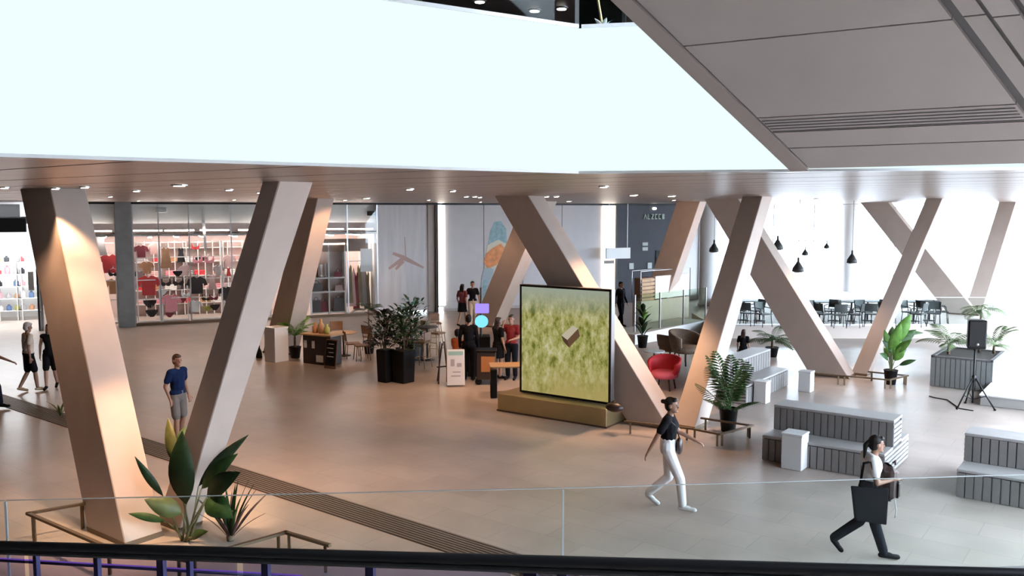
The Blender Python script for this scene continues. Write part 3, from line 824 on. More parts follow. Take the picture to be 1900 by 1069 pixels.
patch([(897, 520), (905, 518), (903, 545), (897, 556)], 'mural_teal', 2)
# way-finding sign, blue wall signs
w = thing('wayfinding_sign', 'white rectangular direction sign hanging across the wide light strip', 'sign', W(WS(1135), -.6), WR)
s0 = WS(1113) - WS(1135); s1 = WS(1157) - WS(1135)
za, zb = WZ(1135, 480, -.6), WZ(1135, 460, -.6)
m = MB(); m.box(((s0 + s1) / 2, 0, (za + zb) / 2), (s1 - s0, .08, zb - za)); m.build('panel', 'white_gloss', w)
for x in (s0 + .15, s1 - .15):
    m = MB(); m.tube([(x, 0, zb), (x, 0, ZC)], .012, 6); m.build('rod', 'steel', w)
o = wobj('notice_strip', wbox(MB(), 1119, 1138, -.09, -.075, WZ(1130, 489), WZ(1130, 483)), 'concrete'); tag(o, 'small dark caption line on the wide light strip', 'notice')
mat('sign_pale', (0.55, 0.60, 0.60), .5); mat('sign_green', (0.38, 0.45, 0.38), .5)
lt = thing('raised_lettering', 'row of small pale raised letters high on the dark blue wall', 'sign', W(WS(1213), .02, WZ(1213, 402)), WR)
for i, sh_ in enumerate(([(-.10, -.13), (-.06, -.13), (0, .05), (.06, -.13), (.10, -.13), (.02, .13), (-.02, .13)], [(-.08, -.13), (.06, -.13), (.06, -.09), (-.04, -.09), (-.04, .13), (-.08, .13)],
        [(-.08, -.13), (.08, -.13), (.08, -.09), (-.02, -.09), (.08, .09), (.08, .13), (-.08, .13), (-.08, .09), (.02, .09), (-.08, -.09)], [(-.07, -.13), (.07, -.13), (.07, -.08), (-.03, -.08), (-.03, .08), (.07, .08), (.07, .13), (-.07, .13)],
        [(-.07, -.13), (.07, -.13), (.07, -.08), (-.03, -.08), (-.03, .08), (.07, .08), (.07, .13), (-.07, .13)], [(-.07, -.13), (.06, -.13), (.08, -.05), (.05, 0), (.08, .05), (.06, .13), (-.07, .13)])):
    m = MB(); xz([(x + (i - 2.5) * .205, z) for x, z in sh_], -.03, .0, m); m.build('letter', 'sign_green', lt)
for px, py, w_, h_, lab in ((1197, 453, .32, .17, 'upper pale notice on the dark blue wall, top of its pair'), (1197, 462, .32, .17, 'upper pale notice on the dark blue wall, bottom of its pair'), (1172, 494, .26, .3, 'left small pale icon plate on the dark blue wall'), (1206, 493, .26, .3, 'right small pale icon plate on the dark blue wall')):
    tag(wobj('wall_plate', MB().bbox((WS(px), .02, WZ(px, py)), (w_, .03, h_), .01), 'sign_pale'), lab, 'sign')
tag(wobj('wall_lamp', MB().bbox((WS(1213), .0, WZ(1213, 387)), (.2, .08, .1), .02), 'lamp_disc'), 'small bright lamp above the lettering on the blue wall', 'lamp')
tag(wobj('doorway_panel', wbox(MB(), 1217, 1229, .0, .035, .0, WZ(1222, 465)), 'black_rubber'), 'dark narrow door in the blue wall', 'door')
# ================================================================== VIDEO SCREEN ON ITS PLINTH
b0 = P(923, 762); VS_RZ = math.atan2(P(1125, 795).y - b0.y, P(1125, 795).x - b0.x)
BL = (P(1125, 795) - b0).length
vs = thing('video_screen', 'large upright video screen showing a green meadow, on a low brass plinth', 'video screen', b0, VS_RZ)
m = MB(); m.bbox((BL / 2, .45, .20), (BL, .9, .40), .012); m.build('plinth', 'brass_base', vs)
m = MB(); m.box((BL / 2, .45, .015), (BL + .03, .93, .03)); m.build('plinth_foot', 'bronze_metal', vs)
sx0, sx1, sz0, sz1 = .38, BL - .10, .42, 2.86
m = MB(); m.bbox(((sx0 + sx1) / 2, .44, (sz0 + sz1) / 2), (sx1 - sx0, .16, sz1 - sz0), .01); cab = m.build('cabinet', 'steel', vs)
fw = .045
for nm, c, sz in (('bezel', ((sx0 + sx1) / 2, .35, sz1 - fw / 2), (sx1 - sx0, .03, fw)), ('bezel', ((sx0 + sx1) / 2, .35, sz0 + fw / 2), (sx1 - sx0, .03, fw)), ('bezel', (sx0 + fw / 2, .35, (sz0 + sz1) / 2), (fw, .03, sz1 - sz0 - 2 * fw)), ('bezel', (sx1 - fw / 2, .35, (sz0 + sz1) / 2), (fw, .03, sz1 - sz0 - 2 * fw))):
    MB().box(c, sz).build(nm, 'black_metal', cab)
# the picture: meadow, yellow grass and a pale horizon (an image on a lit screen)
pm = bpy.data.materials.new('screen_picture'); pm.use_nodes = True; MATS['screen_picture'] = pm
nt = pm.node_tree; nt.nodes.clear()
out = nt.nodes.new('ShaderNodeOutputMaterial'); em = nt.nodes.new('ShaderNodeEmission'); em.inputs[1].default_value = .80
nt.links.new(em.outputs[0], out.inputs[0])
tc = nt.nodes.new('ShaderNodeTexCoord'); sp = nt.nodes.new('ShaderNodeSeparateXYZ'); nt.links.new(tc.outputs['Object'], sp.inputs[0])
mp = nt.nodes.new('ShaderNodeMapping'); mp.inputs['Scale'].default_value = (1.0, 1.0, .55); nt.links.new(tc.outputs['Object'], mp.inputs[0])
n1_ = nt.nodes.new('ShaderNodeTexNoise'); n1_.inputs['Scale'].default_value = 7.5; n1_.inputs['Detail'].default_value = 6; n1_.inputs['Roughness'].default_value = .7; nt.links.new(mp.outputs[0], n1_.inputs[0])
cr = nt.nodes.new('ShaderNodeValToRGB'); el = cr.color_ramp.elements
el[0].position = .34; el[0].color = (.16, .20, .03, 1); el[1].position = .68; el[1].color = (.92, .87, .58, 1)
e = el.new(.43); e.color = (.40, .40, .10, 1); e = el.new(.55); e.color = (.66, .62, .24, 1)
nt.links.new(n1_.outputs[0], cr.inputs[0])
n2_ = nt.nodes.new('ShaderNodeTexNoise'); n2_.inputs['Scale'].default_value = 1.3; n2_.inputs['Detail'].default_value = 3; nt.links.new(tc.outputs['Object'], n2_.inputs[0])
low = nt.nodes.new('ShaderNodeMapRange'); low.inputs[1].default_value = 1.35; low.inputs[2].default_value = .55; low.inputs[3].default_value = 0; low.inputs[4].default_value = 1.5
nt.links.new(sp.outputs[2], low.inputs[0])
lm = nt.nodes.new('ShaderNodeMath'); lm.operation = 'MULTIPLY'; nt.links.new(low.outputs[0], lm.inputs[0]); nt.links.new(n2_.outputs[0], lm.inputs[1])
mxa = nt.nodes.new('ShaderNodeMix'); mxa.data_type = 'RGBA'; mxa.inputs[7].default_value = (.62, .50, .17, 1)
nt.links.new(lm.outputs[0], mxa.inputs[0]); nt.links.new(cr.outputs[0], mxa.inputs[6])
hi = nt.nodes.new('ShaderNodeMapRange'); hi.inputs[1].default_value = 2.2; hi.inputs[2].default_value = 2.78; nt.links.new(sp.outputs[2], hi.inputs[0])
mxb = nt.nodes.new('ShaderNodeMix'); mxb.data_type = 'RGBA'; mxb.inputs[7].default_value = (.50, .56, .44, 1)
nt.links.new(hi.outputs[0], mxb.inputs[0]); nt.links.new(mxa.outputs[2], mxb.inputs[6]); nt.links.new(mxb.outputs[2], em.inputs[0])
disp = MB().box(((sx0 + sx1) / 2, .352, (sz0 + sz1) / 2), (sx1 - sx0 - 2 * fw, .012, sz1 - sz0 - 2 * fw)).build('display', 'screen_picture', vs)
emis('pic_brown', (.20, .11, .06), .8); emis('pic_cream', (.80, .70, .52), .8); emis('pic_dark', (.12, .07, .05), .8)
def scr(px, py): # photo pixel on the screen plane -> local x, z
    o = b0; n_ = Vector((math.sin(VS_RZ), -math.cos(VS_RZ), 0)); d = ray(px, py); c0 = Vector((0, 0, CAMZ))
    p0 = o + Vector((-math.sin(VS_RZ), math.cos(VS_RZ), 0)) * .344
    tt = (p0 - c0).dot(n_) / d.dot(n_); q = c0 + d * tt - o
    return (q.x * math.cos(VS_RZ) + q.y * math.sin(VS_RZ), q.z)
for pts, mt in ((((1042, 622), (1063, 604), (1073, 610), (1053, 631)), 'pic_cream'), (((1042, 623), (1053, 631), (1056, 645), (1046, 634)), 'pic_dark'), (((1053, 631), (1073, 610), (1076, 624), (1056, 645)), 'pic_brown')):
    m = MB(); xz([scr(*p) for p in pts][::-1], .336, .342, m); m.build('pictured_crate', mt, disp)
# ================================================================== BENCHES
def bench_proto(label, L=2.1, D=1.7, loc=(0, 0, 0), rz=0.0):
    r = thing('tiered_bench', label, 'bench', loc, rz, 'grey slatted tiered benches')
    core = MB()
    core.box((L / 2, D / 2, .20), (L - .06, D - .06, .40)); core.build('seat_core', 'grey_groove', r)
    c2 = MB(); c2.box((L / 2, D / 2, .62), (L - .06, .52, .52)); c2.build('backrest_core', 'grey_groove', r)
    for y0, y1, z in ((0, .56, .43), (D - .56, D, .43), (.56, D - .56, .89)):
        m = MB(); m.bbox((L / 2, (y0 + y1) / 2, z), (L, y1 - y0, .05), .01); m.build('top_board', 'bench_top', r)
    n = int(round(L / .125)); wv = L / n
    def sl(name, size):
        q = MB(); q.box((0, 0, 0), size); me = bpy.data.meshes.new(name); me.from_pydata(q.v, [], q.f); me.materials.append(MATS['bench_grey']); return me
    lo = sl('slat', (wv - .016, .03, .385)); hi_ = sl('slat', (wv - .016, .03, .405))
    for i in range(n):
        x = (i + .5) * wv
        for y, me, z in ((.015, lo, .2), (D - .015, lo, .2), (.575, hi_, .66), (D - .575, hi_, .66)): link('slat', me, None, r, (x, y, z))
    for x in (.012, L - .012):
        for k in range(5):
            q = MB(); q.box((x, D / 2, .05 + k * .08), (.024, D - .02, .05)); q.build('end_board', 'bench_top', r)
        for k in range(5):
            q = MB(); q.box((x, D / 2, .48 + k * .08), (.024, .54, .05)); q.build('end_board', 'bench_top', r)
    return r
bn1 = bench_proto('grey tiered bench behind the walking woman with the backpack', loc=P(1413, 853), rz=RZ1)
bn2 = clone(bn1, P(1773, 922), RZ1, 'grey tiered bench cut off by the right edge of the picture')
bn3 = clone(bn1, P(1384, 752), math.atan2(.8, .6), 'grey tiered bench at the back beside the potted palm')
bn3.scale = (1.35, .85, 1)
def cube(px, py, w_, h, lab):
    t = thing('side_table', lab, 'side table', P(px, py), RZ1, 'white block tables')
    m = MB(); m.bbox((0, w_ * .6, h / 2 - .02), (w_, w_, h - .04), .01); m.build('body', 'white_paint', t)
    m = MB(); m.bbox((0, w_ * .6, h - .02), (w_ + .02, w_ + .02, .04), .008); m.build('top', 'white_gloss', t)
cube(1466, 873, .36, .64, 'white block table standing in front of the near grey bench')
cube(1408, 749, .30, .52, 'white block table at the left end of the far grey bench')
cube(1491, 728, .30, .52, 'white block table at the right end of the far grey bench')
# low pale stage at right
t = thing('low_stage', 'low pale stage platform at the right edge behind the loudspeaker', 'stage', P(1818, 752), RZ1)
m = MB(); m.bbox((1.6, 1.1, .113), (3.2, 2.2, .226), .01); m.build('skirt', 'bench_top', t)
m = MB(); m.box((1.6, 1.1, .24), (3.24, 2.24, .03)); m.build('deck', 'white_paint', t)
# ================================================================== LOUDSPEAKER
sp0 = P(1804, 757)
t = thing('speaker_stand', 'black tripod stand carrying the loudspeaker on the bright floor', 'stand', sp0, .2)
m = MB(); m.tube([(0, 0, .12), (0, 0, 1.38)], .022, 10); m.build('pole', 'black_metal', t, True)
m = MB(); m.lathe([(.035, .62), (.045, .64), (.045, .74), (.03, .76)], 12); m.build('collar', 'black_metal', t, True)
for k in range(3):
    a = k * 2 * PI / 3 + 1.2
    lg = MB(); lg.tube([(.03 * math.cos(a), .03 * math.sin(a), .70), (.46 * math.cos(a), .46 * math.sin(a), .02)], .017, 8); o = lg.build('leg', 'black_metal', t, True)
    ft = MB(); ft.ell((.46 * math.cos(a), .46 * math.sin(a), .022), (.03, .03, .022)); ft.build('rubber_foot', 'black_rubber', o, True)
    lg = MB(); lg.tube([(0, 0, .2), (.28 * math.cos(a), .28 * math.sin(a), .31)], .01, 6); lg.build('brace', 'black_metal', t, True)
t = thing('loudspeaker', 'black loudspeaker on top of the tripod stand', 'loudspeaker', sp0 + Vector((0, 0, 1.36)), -.25)
m = MB(); m.hexa([(-.20, -.16, 0.02), (.20, -.16, 0.02), (.15, .16, .02), (-.15, .16, .02)], [(-.20, -.16, .68), (.20, -.16, .68), (.15, .16, .68), (-.15, .16, .68)])
spk = m.build('cabinet', 'pot_black', t); bv = spk.modifiers.new('bevel', 'BEVEL'); bv.width = .035; bv.segments = 3
m = MB(); m.bbox((0, -.165, .36), (.35, .02, .58), .02); m.build('grille', 'black_metal', spk)
m = MB(); m.lathe([(.03, 0), (.03, .012)], 14, M=Matrix.Translation((0, -.175, .13)) @ Matrix.Rotation(PI / 2, 4, 'X')); m.build('badge', 'steel', spk, True)
m = MB(); m.lathe([(.03, -.02), (.04, .03)], 12); m.build('socket', 'black_metal', t)
m = MB(); pts = [P(1806, 762, .012), P(1780, 758, .012), P(1758, 742, .012), P(1735, 738, .012), P(1724, 735, .012)]
m.tube(pts, .012, 6); tag(m.build('power_cable', 'black_rubber', None, True), 'thin dark cable on the floor leading to the loudspeaker stand', 'cable')
# ================================================================== PLANTS
mat('leaf_dark', (0.014, 0.034, 0.012), .5, spec=.25, var=.3, scale=9); mat('leaf_mid', (0.04, 0.09, 0.025), .5, spec=.25, var=.3, scale=9); mat('leaf_bright', (0.12, 0.27, 0.05), .5, spec=.25, var=.25, scale=9)
mat('leaf_pale', (0.20, 0.28, 0.14), .5, var=.25, scale=9); mat('leaf_yellow', (0.11, 0.12, 0.03), .5, var=.25, scale=9); mat('leaf_purple', (0.07, 0.035, 0.045), .4, var=.3, scale=9)
mat('trunk', (0.16, 0.11, 0.07), .85, var=.3, scale=20, bump=.4); mat('stem_green', (0.16, 0.17, 0.08), .5, var=.2, scale=10); mat('leaf_teal', (0.05, 0.20, 0.12), .3, var=.3, scale=9)
def mesh_of(m, name, mt, smooth=True):
    me = bpy.data.meshes.new(name); me.from_pydata(m.v, [], m.f); me.update()
    if smooth:
        for p in me.polygons: p.use_smooth = True
    me.materials.append(MATS[mt]); return me
FROND = {}
def frond_mesh(mt, L=1.0, n=13, wid=.34, arch=.35):
    key = (mt, L, n, wid, arch)
    if key in FROND: return FROND[key]
    m = MB(); pts = []
    for i in range(9):
        u = i / 8; pts.append(Vector((0, L * u * .92, L * (.75 * u - arch * 1.9 * u * u))))
    m.tube(pts, [.012 * (1 - .7 * i / 8) for i in range(9)], 5)
    for i in range(n):
        u = .18 + .8 * i / (n - 1); f = u * 8; k = min(int(f), 7); c = pts[k].lerp(pts[k + 1], f - k)
        ll = wid * L * math.sin(PI * min(u * .85 + .12, 1)) ** .7
        for sd in (-1, 1):
            m.leaf(c, c + Vector((sd * ll * .8, ll * .55, -ll * .25)), .05 * L, droop=.08, n=3, thick=.003)
    FROND[key] = mesh_of(m, 'frond', mt); return FROND[key]
def pot(t, r, h, mt='pot_black'):
    m = MB(); m.lathe([(r * .72, 0), (r * .75, .01), (r, h * .94), (r * 1.06, h * .95), (r * 1.06, h), (r * .95, h), (r * .93, h * .93)], 20); po = m.build('pot', mt, t, True)
    m = MB(); m.lathe([(r * .9, h * .9), (r * .9, h * .94)], 16); m.build('soil', 'soil', po)
def palm(name, label, loc, trunk, L, n, mt, z0=0.0, potr=None, poth=None, seed=1, elev=(35, 75), tr=.035, lean=0.0):
    rnd = random.Random(seed)
    t = thing(name, label, 'plant', loc, rnd.uniform(0, 6))
    if potr: pot(t, potr, poth); z0 = poth * .9
    top = Vector((lean, 0, z0 + trunk))
    m = MB(); m.tube([(0, 0, z0), (lean * .5, 0, z0 + trunk * .5), top], [tr * 1.2, tr, tr * .8], 8); m.build('trunk', 'trunk', t, True)
    me = frond_mesh(mt)
    for i in range(n):
        o = link('frond', me, None, t, top)
        s_ = L * rnd.uniform(.8, 1.1); o.scale = (s_, s_, s_)
        o.rotation_euler = (math.radians(rnd.uniform(elev[0], elev[1]) - 38), 0, 2 * PI * i / n + rnd.uniform(-.3, .3))
    return t
def leafy(name, label, loc, leaves, stem_mt='stem_green', cat='plant', z0=0.0, potr=None, poth=None):
    """leaves: (stem base xy, leaf base, leaf tip, width, material) in local metres"""
    t = thing(name, label, cat, loc)
    if potr: pot(t, potr, poth)
    for b_, lb, lt, wd, mt in leaves:
        m = MB(); mid = Vector(b_).lerp(Vector(lb), .5) + Vector((0, 0, .03)); m.tube([b_, mid, lb], [.016, .013, .009], 6); o = m.build('stem', stem_mt, t, True)
        up = Vector((0, -.8, .5)) if abs((Vector(lt) - Vector(lb)).normalized().y) < .8 else Vector((0, 0, 1))
        m = MB(); m.leaf(lb, lt, wd, up=up, droop=.06, fold=.25, n=9, shape=.45); m.build('leaf_blade', mt, o, True)
    return t
# big foreground plant, right of the broad column
pb_ = P(345, 1004); D0 = pb_.y
def FP(px, py, dy=0.0): return Q(px, py, D0 + dy) - pb_
LV = [((345, 936), (338, 800), 48, .0, 'leaf_dark'), ((303, 921), (250, 847), 15, -.15, 'leaf_dark'), ((368, 903), (461, 807), 24, .15, 'leaf_dark'), ((374, 907), (441, 842), 30, -.1, 'leaf_mid'),
      ((384, 922), (446, 876), 40, -.2, 'leaf_dark'), ((384, 925), (432, 962), 42, -.3, 'leaf_mid'), ((338, 953), (268, 927), 36, -.2, 'leaf_yellow'), ((308, 968), (238, 953), 15, -.1, 'leaf_mid'),
      ((328, 868), (312, 775), 22, .2, 'leaf_yellow'), ((330, 850), (344, 790), 20, .25, 'leaf_mid'), ((356, 998), (386, 986), 18, -.3, 'leaf_mid')]
leafy('broadleaf_plant', 'tall dark broad-leaved plant in the foreground at the foot of the left columns', pb_,
      [((random.uniform(-.06, .06), random.uniform(-.05, .05), .0), tuple(FP(*a, dy * .5)), tuple(FP(*c, dy * 1.6)), w_ / 136., mt) for a, c, w_, dy, mt in LV])
sp_ = P(428, 1003)
t = thing('spiky_plant', 'spiky purple-green rosette plant beside the broad-leaved plant', 'plant', sp_)
for i in range(20):
    a = i * 2.4; e_ = .5 + .9 * ((i * 7) % 20) / 20.0; Lr = .55 + .25 * ((i * 3) % 5) / 5
    tip = Vector((math.cos(a) * math.cos(e_) * Lr, math.sin(a) * math.cos(e_) * Lr, .12 + math.sin(e_) * Lr))
    m = MB(); m.leaf((math.cos(a) * .03, math.sin(a) * .03, .05), tip, .055, droop=.05, n=6, shape=.35); m.build('leaf_blade', ('leaf_purple', 'leaf_dark', 'leaf_mid')[i % 3], t, True)
m = MB(); m.lathe([(.05, 0), (.06, .05), (.03, .12)], 10); m.build('crown', 'trunk', t, True)
t = thing('low_grass', 'small yellow-green tuft by the drain strip behind the broad column', 'plant', P(112, 772))
for i in range(9):
    a = i * .7; m = MB(); m.leaf((0, 0, 0), (.28 * math.cos(a), .2 * math.sin(a), .22 + .06 * (i % 3)), .05, n=4); m.build('leaf_blade', 'leaf_yellow', t, True)
# potted palm beside the middle columns
pp = P(1351, 800)
t = thing('potted_palm', 'potted palm with upright fronds in a black pot beside the slim column', 'plant', pp)
pot(t, .19, .48)
me = frond_mesh('leaf_mid', 1.0, 15, .26, .16)
rnd = random.Random(4)
for i in range(15):
    o = link('frond', me, None, t, (.05 * math.cos(i), .05 * math.sin(i), .42)); s_ = (.75 if i % 3 == 0 else 1.15) * rnd.uniform(.85, 1.1); o.scale = (s_, s_, s_)
    o.rotation_euler = (math.radians((5 if i % 3 == 0 else 36) + rnd.uniform(-8, 8)), 0, i * 2.4)
# banana plant with black pot
bp_ = P(1652, 713); DB = bp_.y
def BP(px, py, dy=0.0): return Q(px, py, DB + dy) - bp_
BV = [((1655, 640), (1690, 583), 34, 'leaf_bright', .0), ((1650, 650), (1672, 600), 30, 'leaf_bright', -.25), ((1655, 655), (1637, 632), 24, 'leaf_mid', -.1), ((1652, 665), (1640, 645), 20, 'leaf_bright', .2), ((1662, 640), (1700, 612), 26, 'leaf_mid', .2),
      ((1668, 678), (1700, 668), 14, 'leaf_mid', -.15), ((1660, 670), (1676, 640), 26, 'leaf_bright', -.2), ((1664, 622), (1714, 618), 12, 'leaf_mid', .3), ((1655, 662), (1682, 648), 18, 'leaf_mid', .25), ((1652, 645), (1656, 606), 26, 'leaf_mid', .3), ((1657, 648), (1682, 592), 28, 'leaf_mid', .15), ((1648, 652), (1641, 612), 22, 'leaf_bright', .1), ((1660, 655), (1692, 630), 22, 'leaf_bright', -.3), ((1648, 668), (1632, 656), 18, 'leaf_mid', -.2), ((1658, 664), (1668, 622), 26, 'leaf_bright', .05)]
leafy('banana_plant', 'bright green banana plant in a black pot at the foot of the thin column', bp_, [((0, 0, .3), tuple(BP(*a, dy * .4)), tuple(BP(*c, dy * 1.5)), w_ / 105., mt) for a, c, w_, mt, dy in BV], potr=.17, poth=.38)
# slatted planter with palms
pl0 = P(1725, 716); PLX = (P(1840, 729) - pl0).length; PLY = (P(1888, 706) - P(1840, 729)).length
prz = math.atan2((P(1840, 729) - pl0).y, (P(1840, 729) - pl0).x)
t = thing('planter_box', 'long grey slatted planter box behind the loudspeaker', 'planter', pl0, prz)
PLY = 1.9
m = MB(); m.box((PLX / 2, PLY / 2, .38), (PLX - .05, PLY - .05, .72)); m.build('core', 'grey_groove', t)
m = MB()
for c, sz in (((PLX / 2, .04, .78), (PLX, .08, .04)), ((PLX / 2, PLY - .04, .78), (PLX, .08, .04)), ((.04, PLY / 2, .78), (.08, PLY, .04)), ((PLX - .04, PLY / 2, .78), (.08, PLY, .04))): MB().box(c, sz).build('rim', 'grey_groove', t)
m = MB(); m.box((PLX / 2, PLY / 2, .75), (PLX - .1, PLY - .1, .03)); m.build('soil', 'soil', t)
q = MB(); q.box((0, 0, .38), (.1, .03, .74)); sme = mesh_of(q, 'slat', 'planter_grey', False)
for i in range(int(PLX / .115)):
    link('slat', sme, None, t, (.06 + i * .115, .015, 0)); link('slat', sme, None, t, (.06 + i * .115, PLY - .015, 0))
for i in range(int(PLY / .115)):
    for x in (.015, PLX - .015): link('slat', sme, None, t, (x, .06 + i * .115, 0), PI / 2)
def on_planter(fx, fy): return pl0 + Vector((math.cos(prz), math.sin(prz), 0)) * fx * PLX + Vector((-math.sin(prz), math.cos(prz), 0)) * fy * PLY + Vector((0, 0, .765))
palm('planter_palm', 'bushy palm at the left end of the grey planter box', on_planter(.2, .35), .25, .85, 11, 'leaf_pale', seed=2, elev=(25, 80))
palm('planter_palm', 'tall single-stem palm in the middle of the grey planter box', on_planter(.62, .75), 1.15, .60, 8, 'leaf_pale', seed=3, elev=(5, 40), tr=.03)
palm('planter_palm', 'loose palm at the right end of the grey planter box', on_planter(.85, .8), .20, .75, 9, 'leaf_pale', seed=5, elev=(30, 85))
# palm by the far bench
palm('low_palm', 'spreading palm behind the far grey bench', P(1432, 662), .25, .85, 10, 'leaf_mid', seed=8, elev=(15, 65), potr=.2, poth=.3)
# ================================================================== CAFE FURNITURE
def chair_proto(name, label, cm, lm, loc, rz, group, arms=False):
    t = thing(name, label, 'chair', loc, rz, group)
    m = MB(); m.bbox((0, 0, .45), (.44, .44, .04), .012); m.build('seat', cm, t)
    m = MB(); pts = []
    nb = 6
    vs = []
    for z, y in ((.56, .21), (.70, .235), (.84, .26)):
        for i in range(nb + 1):
            x = -.21 + .42 * i / nb; vs.append((x, y + .03 - 1.3 * x * x * .5, z))
    fs = [(r * (nb + 1) + i, r * (nb + 1) + i + 1, (r + 1) * (nb + 1) + i + 1, (r + 1) * (nb + 1) + i) for r in range(2) for i in range(nb)]
    o_ = len(vs); vs2 = [(x, y + .02, z) for x, y, z in vs]; fs2 = [tuple(i + o_ for i in reversed(f)) for f in fs]
    m.add(vs + vs2, fs + fs2); m.build('backrest', cm, t, True)
    for sx in (-1, 1):
        for sy in (-1, 1):
            m = MB(); m.tube([(sx * .18, sy * .18, .44), (sx * .21, sy * .22, 0)], .014, 6); m.build('leg', lm, t, True)
        m = MB(); m.tube([(sx * .19, .19, .44), (sx * .195, .25, .84)], .013, 6); m.build('back_post', lm, t, True)
        if arms:
            m = MB(); m.tube([(sx * .2, -.16, .44), (sx * .24, -.12, .64), (sx * .23, .2, .66)], .016, 6); m.build('armrest', lm, t, True)
    return t
def table_proto(name, label, tm, lm, loc, group, r=.36, h=.74):
    t = thing(name, label, 'table', loc, 0, group)
    m = MB(); m.lathe([(r * .97, h - .03), (r, h - .02), (r, h - .005), (r * .98, h)], 22); m.build('table_top', tm, t)
    m = MB(); m.tube([(0, 0, .03), (0, 0, h - .03)], .03, 10); m.build('column', lm, t, True)
    m = MB(); m.lathe([(.22, 0), (.22, .015), (.05, .035)], 18); m.build('base', lm, t, True)
    return t
TZ = .45
mat('chair_black', (0.025, 0.028, 0.028), .5); mat('chair_slate', (.05, .06, .06), .5)
tch = None; ntc = 0
spots = [(1372, 598, 1.0), (1388, 604, 2.4), (1402, 599, -1.2), (1416, 606, .4), (1512, 602, .5), (1527, 606, 2.0), (1543, 600, -.7), (1556, 608, 3.0), (1571, 602, 1.1), (1586, 607, -2.2), (1601, 601, .2), (1616, 606, 2.7), (1632, 600, -1.0), (1646, 605, 1.6), (1688, 602, .6), (1702, 606, -2.4), (1716, 600, 2.0), (1732, 605, -.5), (1746, 601, 1.2)]
tabs = [(1380, 594), (1409, 595), (1520, 596), (1549, 595), (1579, 596), (1609, 595), (1640, 595), (1695, 596), (1724, 595)]
for i, (px, py, rz) in enumerate(spots):
    lab = f'dark terrace chair, {ORD[i]} from the left along the bright windows'
    p = P(px, py, TZ)
    if tch is None: tch = chair_proto('terrace_chair', lab, 'chair_slate', 'chair_black', p, rz, 'dark chairs on the terrace', True)
    else: clone(tch, p, rz, lab)
tt = None
for i, (px, py) in enumerate(tabs):
    lab = f'small dark terrace table, {ORD[i]} from the left along the bright windows'; p = P(px, py, TZ)
    if tt is None: tt = table_proto('terrace_table', lab, 'chair_slate', 'chair_black', p, 'dark tables on the terrace')
    else: clone(tt, p, 0, lab)
# pendant lamps
pend = None
for i, (px, py, dep, sc) in enumerate(((1325, 458, 29, .9), (1426, 457, 28, .9), (1443, 452, 28, 1.0), (1494, 467, 34, .7), (1534, 455, 36, .65), (1481, 493, 27, 1.0), (1581, 478, 29, .95))):
    lab = ['dark pendant lamp beside the round column, leftmost of the hanging lamps', 'dark pendant lamp, left one of the close pair by the slanted column', 'dark pendant lamp, right one of the close pair by the slanted column', 'small far pendant lamp, left of the two small ones', 'small far pendant lamp, right of the two small ones', 'lowest dark pendant lamp hanging before the windows', 'dark pendant lamp hanging before the pale round column'][i]
    p = Q(px, py, dep); t = thing('pendant_lamp', lab, 'lamp', p, 0, 'pendant lamps')
    k = .26 * sc
    m = MB(); m.lathe([(k * .62, -k * .75), (k * .72, -k * .7), (k * .66, -k * .3), (k * .3, k * .25), (k * .14, k * .5), (k * .12, k * .95), (k * .05, k)], 16); m.build('lamp_shade', 'chair_black', t, True)
    m = MB(); m.lathe([(k * .5, -k * .85), (k * .5, -k * .76)], 12); m.build('diffuser', 'white_gloss', t)
    m = MB(); m.tube([(0, 0, k * .95), (0, 0, ZC - p.z)], .008, 5); m.build('cord', 'chair_black', t)
# glass guard on the terrace edge
def guard(name, label, a, c, h, n, gm, cap_m='steel', z=0.0, post=None):
    a, c = Vector(a), Vector(c); d = c - a; L = d.length
    t = thing(name, label, 'glass guard', (a.x, a.y, z), math.atan2(d.y, d.x))
    for i in range(n):
        m = MB(); m.box((L * (i + .5) / n, 0, h / 2 + .03), (L / n - .02, .016, h - .06)); m.build('pane', gm, t)
        m = MB(); m.box((L * (i + .5) / n, 0, h + .004), (L / n - .02, .018, .008)); m.build('top_edge', cap_m, t)
    m = MB(); m.box((L / 2, 0, .025), (L, .06, .05)); m.build('shoe', 'steel', t)
    if post:
        for i in range(n + 1):
            m = MB(); m.box((L * i / n, 0, h / 2), (.03, .05, h)); m.build('post', post, t)
    return t
guard('terrace_guard', 'clear glass guard along the edge of the raised terrace', (tx0 + .1, 30.26, 0), (RF(30.2) - .6, 30.26, 0), 1.0, 10, 'guard_glass', z=.45)
# counter with glass screen behind the big column
e0 = P(1178, 640); ed = Vector((.72, .69, 0)).normalized(); erz = math.atan2(ed.y, ed.x)
t = thing('glazed_ramp', 'low white ramp with green glass side panels behind the big slanted column', 'ramp', e0, erz)
m = MB(); m.hexa([(0, 0, 0), (4.2, 0, 0), (4.2, 1.2, 0), (0, 1.2, 0)], [(0, 0, .34), (4.2, 0, .46), (4.2, 1.2, .46), (0, 1.2, .34)]); m.build('skirt', 'white_gloss', t)
for i in range(3):
    m = MB(); m.box((.05 + 1.4 * (i + .5), .06, 1.05), (1.36, .02, 1.24)); m.build('glass_panel', 'green_glass', t)
for i in range(4):
    m = MB(); m.box((.05 + 1.4 * i, .06, 1.05), (.035, .05, 1.26)); m.build('post', 'steel', t)
k0 = Q(1190, 545, 31.25); k0.z = 0
t = thing('service_counter', 'counter with slatted wooden end and bright white panel behind the green glass', 'counter', k0, erz)
m = MB(); m.box((1.5, .2, .6), (3.0, .4, 1.2)); m.build('body', 'wall_warm', t)
for i in range(6):
    m = MB(); m.box((.40, .02, 1.26 + i * .14), (.76, .06, .10)); m.build('slat', 'pale_wood', t)
m = MB(); m.box((.40, .2, 1.62), (.74, .30, .84)); m.build('core', 'brown_wood', t)
